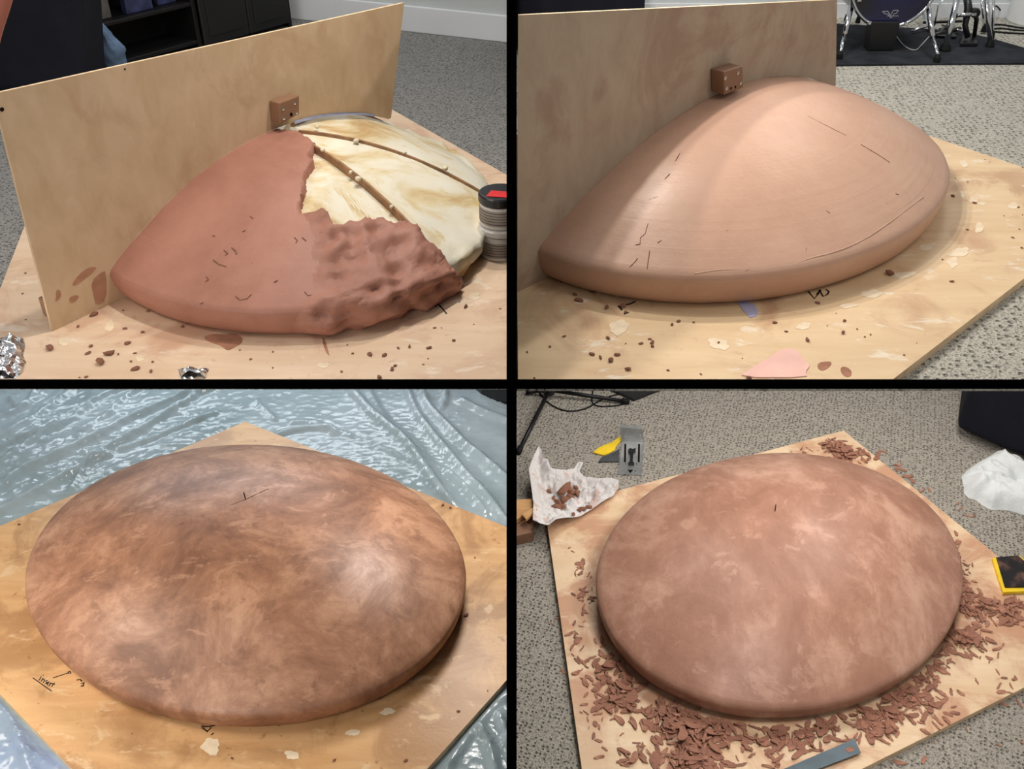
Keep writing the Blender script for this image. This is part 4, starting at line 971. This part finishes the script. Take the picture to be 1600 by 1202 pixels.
RIDGE = [([(-30, 788), (0, 770), (32, 742), (75, 722), (150, 687), (207, 657), (250, 637), (325, 610), (360, 596)], 9, .016), ([(-30, 822), (0, 807), (75, 765), (135, 730), (150, 715), (190, 692), (237, 667), (300, 627), (350, 600)], 8, .015),
         ([(0, 704), (32, 688), (67, 676), (120, 645), (155, 627), (200, 606)], 6, .012), ([(0, 724), (62, 682), (100, 665), (140, 640)], 5, .009), ([(130, 675), (175, 648), (190, 628), (225, 608)], 5, .010), ([(0, 686), (25, 676), (82, 637), (118, 608)], 6, .010),
         ([(0, 655), (40, 640), (70, 618)], 5, .008), ([(112, 770), (128, 745), (142, 722), (175, 712)], 4, .010), ([(190, 705), (240, 688), (300, 662), (340, 648)], 4, .008), ([(20, 625), (30, 640), (45, 635), (60, 610)], 5, .010),
         ([(540, 600), (552, 618), (562, 628), (580, 648), (615, 676), (642, 700), (662, 733), (682, 762), (712, 800)], 8, .017), ([(636, 604), (641, 626), (653, 653), (676, 683), (700, 711), (732, 750), (762, 781), (792, 822)], 7, .016),
         ([(655, 612), (668, 638), (696, 666), (726, 698), (756, 721), (796, 758)], 7, .016), ([(572, 604), (590, 640), (603, 655)], 5, .008), ([(695, 600), (697, 625), (690, 640)], 4, .010), ([(400, 630), (430, 658)], 4, .008),
         ([(430, 682), (470, 672), (512, 671), (525, 680)], 5, .009), ([(455, 663), (490, 662), (515, 672), (550, 684)], 4, .007), ([(590, 700), (625, 715), (650, 726)], 3, .006), ([(700, 740), (735, 770), (760, 806)], 5, .010), ([(720, 628), (760, 648), (796, 660)], 6, .010),
         ([(650, 622), (685, 624), (697, 618)], 4, .007), ([(0, 1100), (20, 1130), (40, 1180), (60, 1230)], 8, .012), ([(10, 1170), (40, 1175), (75, 1196)], 6, .010), ([(792, 1085), (770, 1105), (735, 1145), (700, 1200)], 6, .012), ([(748, 1140), (765, 1170), (775, 1215)], 6, .012), ([(745, 1140), (760, 1155), (800, 1170)], 5, .010), ([(780, 1120), (790, 1150), (800, 1200)], 5, .010)]
def sheet():
    R2 = []
    for pix, wpx, h in RIDGE:
        P = [on_z(x, y, BL.floor) for x, y in pix]; P = [tuple(p)[:2] for p in chaikin(P, 1)]; wd = wpx * depth(on_z(pix[0][0], pix[0][1], BL.floor)) / F
        bb = (min(p[0] for p in P) - 3 * wd, max(p[0] for p in P) + 3 * wd, min(p[1] for p in P) - 3 * wd, max(p[1] for p in P) + 3 * wd); R2.append((P, wd, h, bb))
    x0, x1, y0, y1, st = -2.05, -XW - .002, .98, 3.1, .0085
    nx, ny = int((x1 - x0) / st), int((y1 - y0) / st); V = []; Fc = []
    edge_r = [on_z(x, y, BL.floor) for x, y in [(735, 590), (757, 618), (775, 626), (800, 636), (840, 640), (840, 560), (700, 560)]]
    ids = {}
    for j in range(ny + 1):
        for i in range(nx + 1):
            x, y = x0 + (x1 - x0) * i / nx, y0 + (y1 - y0) * j / ny
            if inpoly(x, y, edge_r): continue
            ins = inpoly(x, y, BL.board); e = edge_dist(x, y, BL.board); m = 0 if ins else min(1, e / .03)
            cr = max(.12, min(1, (-.78 - x) / .3)); h = .0035 + .003 * fbm((x, y, 0), 9, 2, 3) + cr * (.006 * (1 - abs(nz(((x * .87 + y * .5) * .45, (y * .87 - x * .5) * 1.3, 0), 19, 5)) * 2) ** 3 + .004 * (1 - abs(nz((x, y, 0), 38, 7)) * 2) ** 3)
            for P, wd, hh, bb in R2:
                if bb[0] < x < bb[1] and bb[2] < y < bb[3]:
                    d = edge_dist(x, y, P, False) * (1 + .25 * nz((x, y, 0), 14, 3))
                    if d < 2.6 * wd: h += 1.6 * hh * math.exp(-(d / wd) ** 2 * 1.3)
            z = BL.floor + .0012 + max(0, h * m)
            if m == 0: z = BL.floor + .0001
            ids[i, j] = len(V); V.append((x, y, z))
    for j in range(ny):
        for i in range(nx):
            q = [(i, j), (i + 1, j), (i + 1, j + 1), (i, j + 1)]
            if all(k in ids for k in q):
                c = V[ids[q[0]]]
                if inpoly(c[0], c[1], BL.board) and edge_dist(c[0], c[1], BL.board) > .05: continue
                Fc.append([ids[k] for k in q])
    me = bpy.data.meshes.new('plastic_sheet'); me.from_pydata(V, [], Fc); me.materials.append(M['sheet'])
    for p in me.polygons: p.use_smooth = True
    o = bpy.data.objects.new('plastic_sheet', me); COL.objects.link(o); tag(o, 'crinkled translucent plastic drop sheet with long folds', 'plastic sheet')
sheet()
M['tarp'] = flat('blue_tarp', (20, 84, 190), .6, 0, .3, .2, 6)
bm = nb(); prism(bm, [on_z(x, y, BL.floor + .0002) for x, y in [(-160, 1010), (-6, 1090), (120, 1215), (60, 1330), (-260, 1330)]], (0, 0, .0006)); tag(obj('blue_tarp', bm, M['tarp']), 'blue tarp showing through the plastic sheet at the lower left', 'tarp')
bm = nb(); q = [on_z(x, y, BL.floor + .0005) for x, y in [(752, 618), (775, 628), (794, 633), (794, 590), (760, 590), (720, 590)]]; q = [Vector((min(p.x, -XW - .001), p.y, p.z)) for p in q]
prism(bm, q, (0, 0, .10)); bevel(bm, .004, 2); tag(obj('black_case', bm, M['blackplastic']), 'black case corner beyond the plastic sheet', 'case')

# ------------------------------------------------------------------ lower right
fl = BR.floor
M['blackmetal'] = flat('black_metal', (22, 22, 24), .4, .4, .5)
hub = on_z(858, 622, fl) + Vector((0, 0, .035)); ts = root('microphone_stand', (hub.x, hub.y, fl), 'black tripod microphone stand foot on the carpet', 'stand')
bm = nb(); tube(bm, [hub + Vector((0, 0, -.012)), hub + Vector((0, 0, .0)), hub + Vector((0, 0, .03)), hub + Vector((0, .0, .05))], [.022, .026, .024, .014], 16); obj('hub', bm, M['blackplastic'], ts, True)
bm = nb(); tube(bm, [hub + Vector((0, 0, .045)), hub + Vector((0, 0, .5))], .009, 10); obj('pole', bm, M['blackmetal'], ts, True)
for x, y in ((983, 632), (823, 617), (803, 712)):
    f = on_z(x, y, fl); f.x = max(f.x, XW + .012); bm = nb(); tube(bm, [hub + Vector((0, 0, .004)), f + Vector((0, 0, .012))], [.0085, .0075], 10); lg = obj('leg', bm, M['blackmetal'], ts, True)
    d = (f - hub).normalized(); bm = nb(); tube(bm, [f - d * .03 + Vector((0, 0, .013)), f + Vector((0, 0, .0115))], .011, 10); obj('rubber_foot', bm, M['rubber'], lg, True)
cable([(838, 604), (848, 622), (862, 634), (880, 642), (900, 643), (920, 637), (935, 627), (950, 620), (968, 616)], fl, .0032, 'rubber', 'black cable looping round the microphone stand', 'cable', 'cables by the microphone stand')
cable([(928, 605), (925, 618), (925, 632), (940, 636), (965, 634), (980, 630)], fl, .003, 'rubber', 'thinner black cable ending at the stand foot', 'cable', 'cables by the microphone stand')
bm = nb(); prism(bm, [on_z(x, y, fl + .0005) for x, y in [(990, 628), (1041, 608), (1075, 594), (1000, 570), (925, 600), (945, 608)]], (0, 0, .012)); bevel(bm, .003, 2); tag(obj('equipment_case', bm, M['blackplastic']), 'flat black case corner on the carpet above the metal square', 'case')
# metal square with a sliding clamp
M['alu'] = flat('brushed_aluminium', (196, 198, 198), .32, .85, .5, .08, 25); M['alu_dark'] = flat('grey_aluminium', (150, 152, 152), .4, .8, .5, .1, 20)
G = lambda x, y, z=0: on_z(800 + x / 4, 600 + y / 4, fl + z)
bp = [G(665, 570, .0008), G(810, 575, .0008), G(825, 366, .0008), G(686, 364, .0008)]
sq = root('metal_square', (bp[0] + bp[2]) / 2, 'silver metal bracket square with black clamp on the carpet', 'square')
bm = nb(); prism(bm, bp, (0, 0, .003)); obj('base_plate', bm, M['alu'], sq)
yu = (bp[2].y + bp[3].y) / 2; up = [on_y(800 + 686 / 4, 600 + 366 / 4, yu), on_y(800 + 825 / 4, 600 + 368 / 4, yu), on_y(800 + 812 / 4, 600 + 282 / 4, yu), on_y(800 + 672 / 4, 600 + 270 / 4, yu)]
up[0].z = up[1].z = fl + .004
bm = nb(); prism(bm, up, (0, .003, 0)); upr = obj('upright_plate', bm, M['alu_dark'], sq)
bm = nb(); prism(bm, [up[3] + Vector((0, -.001, 0)), up[2] + Vector((0, -.001, 0)), up[2] + Vector((0, -.001, .004)), up[3] + Vector((0, -.001, .004))], (0, .012, 0)); obj('flange', bm, M['alu'], upr)
for x in (706, 792):
    bm = nb(); prism(bm, [G(x - 6, 490, .004), G(x + 6, 490, .004), G(x + 8, 376, .004), G(x - 4, 376, .004)], (0, 0, .0008)); obj('slot', bm, M['hole'], sq)
bm = nb(); prism(bm, [G(728, 512, .004), G(763, 512, .004), G(763, 500, .004), G(754, 498, .004), G(756, 440, .004), G(772, 432, .004), G(772, 410, .004), G(752, 418, .004), G(740, 410, .004), G(726, 420, .004), G(728, 434, .004), G(740, 442, .004), G(736, 498, .004), G(726, 500, .004)], (0, 0, .008)); obj('clamp', bm, M['blackplastic'], sq)
bm = nb(); prism(bm, [G(722, 538, .004), G(758, 538, .004), G(740, 558, .004)], (0, 0, .0008)); obj('arrow_mark', bm, M['hole'], sq)
for x, y in ((712, 500), (706, 568), (772, 545), (778, 500)):
    bm = nb(); c = G(x, y, .004); lathe(bm, [(.0025, -.0004), (.0025, .0006)], c, 10); obj('hole', bm, M['hole'], sq)
bm = nb(); c = on_y(800 + 706 / 4, 600 + 328 / 4, yu - .001); lathe(bm, [(.003, 0), (.003, .001)], c, 10, (0, -1, 0)); obj('rivet', bm, M['alu'], upr)
M['yellow'] = flat('yellow_plastic', (236, 200, 42), .5, 0, .4, .05); M['slate'] = flat('dark_grey_rubber', (70, 72, 74), .6, 0, .3)
bm = nb(); prism(bm, [G(x, y, .001) for x, y in [(505, 435), (540, 405), (585, 385), (625, 372), (655, 348), (678, 332), (682, 360), (650, 395), (640, 420), (605, 440), (572, 452)]], (0, 0, .006)); bevel(bm, .001, 1); y_ = obj('curved_scraper', bm, M['yellow']); tag(y_, 'yellow curved scraper behind the metal square', 'scraper')
bm = nb(); prism(bm, [G(x, y, .001) for x, y in [(540, 492), (560, 465), (600, 450), (645, 428), (672, 410), (668, 492)]], (0, 0, .006)); bevel(bm, .001, 1); tag(obj('curved_scraper', bm, M['slate']), 'dark grey curved scraper tucked under the metal square', 'scraper')
# crumpled paper with clay crumbs
def paper_mat():
    t = NT('crumpled_paper'); v = t.voro(14, 'F1'); t.bump(v, .6, .012); t.bump(t.noise(40, 4), .2, .004)
    c = t.ramp(t.noise(3, 3), [(.3, (200, 196, 194)), (.7, (222, 219, 217))]); c = t.mix(t.rng(t.noise(22, 6), .54, .66, 0, .55), c, (188, 142, 122)); return t.fin(c, .6, 0, .3)
M['paper'] = paper_mat()
PP = [(841, 720), (832, 738), (826, 756), (830, 785), (833, 810), (832, 836), (845, 842), (858, 844), (868, 832), (880, 825), (900, 816), (925, 801), (945, 787), (958, 780), (966, 768), (966, 756), (955, 752), (940, 753), (925, 752), (912, 750), (905, 742), (911, 728), (903, 727), (897, 738), (884, 746), (872, 750), (860, 753), (855, 740), (849, 739), (846, 726)]
pc = on_z(885, 785, BR.top)
def plift(x, y, t):
    w = max(0, 1 - t * 1.3); wx = max(0, min(1, (pc.x - x) / .1 + .4)); return w * (.012 + .05 * wx) + .004
bm = cloth_blob('paper', PP, BR.top + .001, .008, 'paper', .034, 22, 6, 14, 84, [((XW + .002, 0, 0), (-1, 0, 0))], plift, False)
tag(obj('paper_wrapper', bm, M['paper'], None, False), 'crumpled white paper holding clay crumbs at the board corner', 'paper')
rs = random.Random(21)
def soft_bit(p, s, i):
    o = bpy.data.objects.new('clay_lump', CH[i % 8]); COL.objects.link(o); o.location = p; o.scale = (s, s, s); o.rotation_euler = (rs.uniform(-.3, .3), rs.uniform(-.3, .3), rs.uniform(0, 6.2))
    tag(o, 'reddish clay lump lying in the crumpled white paper', 'clay lump', 'clay lumps in the paper')
bpy.context.view_layer.update()
PO = bpy.data.objects['paper_wrapper']
def on_obj(o, x, y, zmax=5):
    inv = o.matrix_world.inverted(); hit, loc, nrm, i = o.ray_cast(inv @ Vector((x, y, zmax)), Vector((0, 0, -1))); return (o.matrix_world @ loc) if hit else None
for i, (x, y, s) in enumerate([(880, 762, 15), (890, 756, 14), (897, 760, 12), (884, 772, 16), (874, 776, 14), (868, 786, 12), (892, 766, 12), (902, 764, 9), (878, 784, 10), (858, 760, 8), (910, 790, 8), (920, 786, 9), (905, 794, 7), (896, 800, 6), (930, 790, 6), (866, 770, 10), (888, 750, 10), (900, 752, 8), (872, 792, 8)]):
    p = on_z(x, y + 6, BR.top + .02); h = on_obj(PO, p.x, p.y)
    if h: soft_bit(h + Vector((0, 0, -.001)), s * 1.5 * depth(p) / F, i)
# wooden sticks at the left edge
M['stick'] = plywood('pine_stick', (196, 150, 98), (216, 172, 118), (150, 98, 60), (226, 190, 140), .4, .3, 0, None, .5, .2, 9)
def stick(pix, z, th, label, m='stick', nm='wood_stick'):
    bm = nb(); prism(bm, [on_z(x, y, z) for x, y in pix], (0, 0, th)); cut(bm, (XW + .001, 0, 0), (-1, 0, 0)); bevel(bm, .0015, 1); tag(obj(nm, bm, M[m]), label, 'wood')
stick([(790, 790), (838, 786), (828, 806), (790, 830)], fl + .044, .022, 'pale wooden block resting on the darker block at the left', 'stick', 'wood_block')
stick([(785, 818), (834, 814), (834, 846), (785, 858)], fl + .0006, .043, 'dark stained wooden block under the pale one', 'block', 'wood_block')
stick([(815, 808), (834, 796), (840, 800), (822, 816)], fl + .0662 + .0, .012, 'thin pine offcut on top of the pale wooden block')
# dark sofa upper right
sf = root('sofa', on_z(1560, 660, fl), 'black sofa corner on the carpet above the white towel', 'sofa')
g = [on_z(1493, 672, fl + .03), on_z(1640, 735, fl + .03), on_z(1800, 620, fl + .03), on_z(1503, 596, fl + .03)]
bm = nb(); prism(bm, g, (0, 0, .30)); bevel(bm, .03, 3); obj('seat_block', bm, M['navy'], sf)
bm = nb(); prism(bm, [p + Vector((0, 0, .302)) for p in g], (0, 0, .10)); bevel(bm, .03, 3); obj('cushion', bm, M['navy'], sf)
for x, y in ((1513, 676), (1640, 726)):
    p = on_z(x, y, fl); bm = nb(); tube(bm, [p + Vector((0, .03, .0005)), p + Vector((0, .03, .034))], [.014, .02], 10); obj('foot', bm, M['darkwood'], sf)
# white towel
M['towel'] = flat('white_towel', (222, 226, 226), .95, 0, .1, .02, 20, .7, 220)
TWP = [(1502, 745), (1512, 734), (1535, 719), (1550, 712), (1570, 710), (1588, 721), (1640, 750), (1660, 775), (1640, 806), (1600, 806), (1582, 800), (1566, 797), (1548, 797), (1535, 790), (1526, 783), (1514, 779), (1506, 772), (1506, 762)]
def tl(x, y, t): return .045 * t * max(0, .75 - abs(nz((x * 1.2 + y * .7, y * .5, 0), 10, 5)) * 3) ** 2 + .02 * abs(nz((x, y, 0), 12, 2)) * t + .022 * abs(nz((x * .6, y * 1.6, 0), 11, 8)) * t
bm = cloth_blob('towel', TWP, fl + .0008, .03, 'towel', .016, 9, 12, 8, 90, (), tl); tag(obj('towel', bm, M['towel'], None, True), 'crumpled white towel on the carpet by the black sofa', 'towel')
p = on_z(1560, 776, fl); h = on_obj(bpy.data.objects['towel'], p.x, p.y) if False else None
# sanding tool on the right edge
tp = [on_z(x, y, BR.top + .0008) for x, y in [(1549, 876), (1591, 872), (1650, 926), (1566, 930)]]; st_ = root('sanding_block', tp[0].lerp(tp[2], .5), 'yellow-edged black sanding block on the board at the right edge', 'sanding block')
bm = nb(); prism(bm, tp, (0, 0, .012)); bevel(bm, .001, 1); obj('base', bm, M['yellow'], st_)
t2 = [on_z(x, y, BR.top + .0132) for x, y in [(1556, 872), (1590, 869), (1646, 918), (1570, 919)]]
def dusty():
    t = NT('dusty_abrasive'); c = t.mix(t.rng(t.noise(14, 5), .45, .7), (38, 36, 38), (112, 84, 72)); return t.fin(c, .85, 0, .2)
M['abrasive'] = dusty(); bm = nb(); prism(bm, t2, (0, 0, .004)); bevel(bm, .001, 1); obj('abrasive_pad', bm, M['abrasive'], st_)
# steel rule at the bottom
M['steel'] = flat('blued_steel', (66, 80, 88), .42, .4, .5, .14, 14)
rp = [on_z(x, y, BR.top + .010) for x, y in [(1335, 1155), (1345, 1177), (1190, 1236), (1165, 1228)]]; rl = root('steel_rule', rp[0].lerp(rp[2], .5), 'blue-grey steel rule lying on the shavings at the bottom', 'ruler')
bm = nb(); prism(bm, rp, (0, 0, .0015)); obj('blade', bm, M['steel'], rl)
bm = nb(); prism(bm, chaikin([on_z(x, y, BR.top + .0116) for x, y in [(1320, 1171), (1328, 1167), (1336, 1168), (1334, 1174), (1324, 1176)]], 1, True), (0, 0, .0005)); obj('hang_hole', bm, M['clay_dry'], rl)
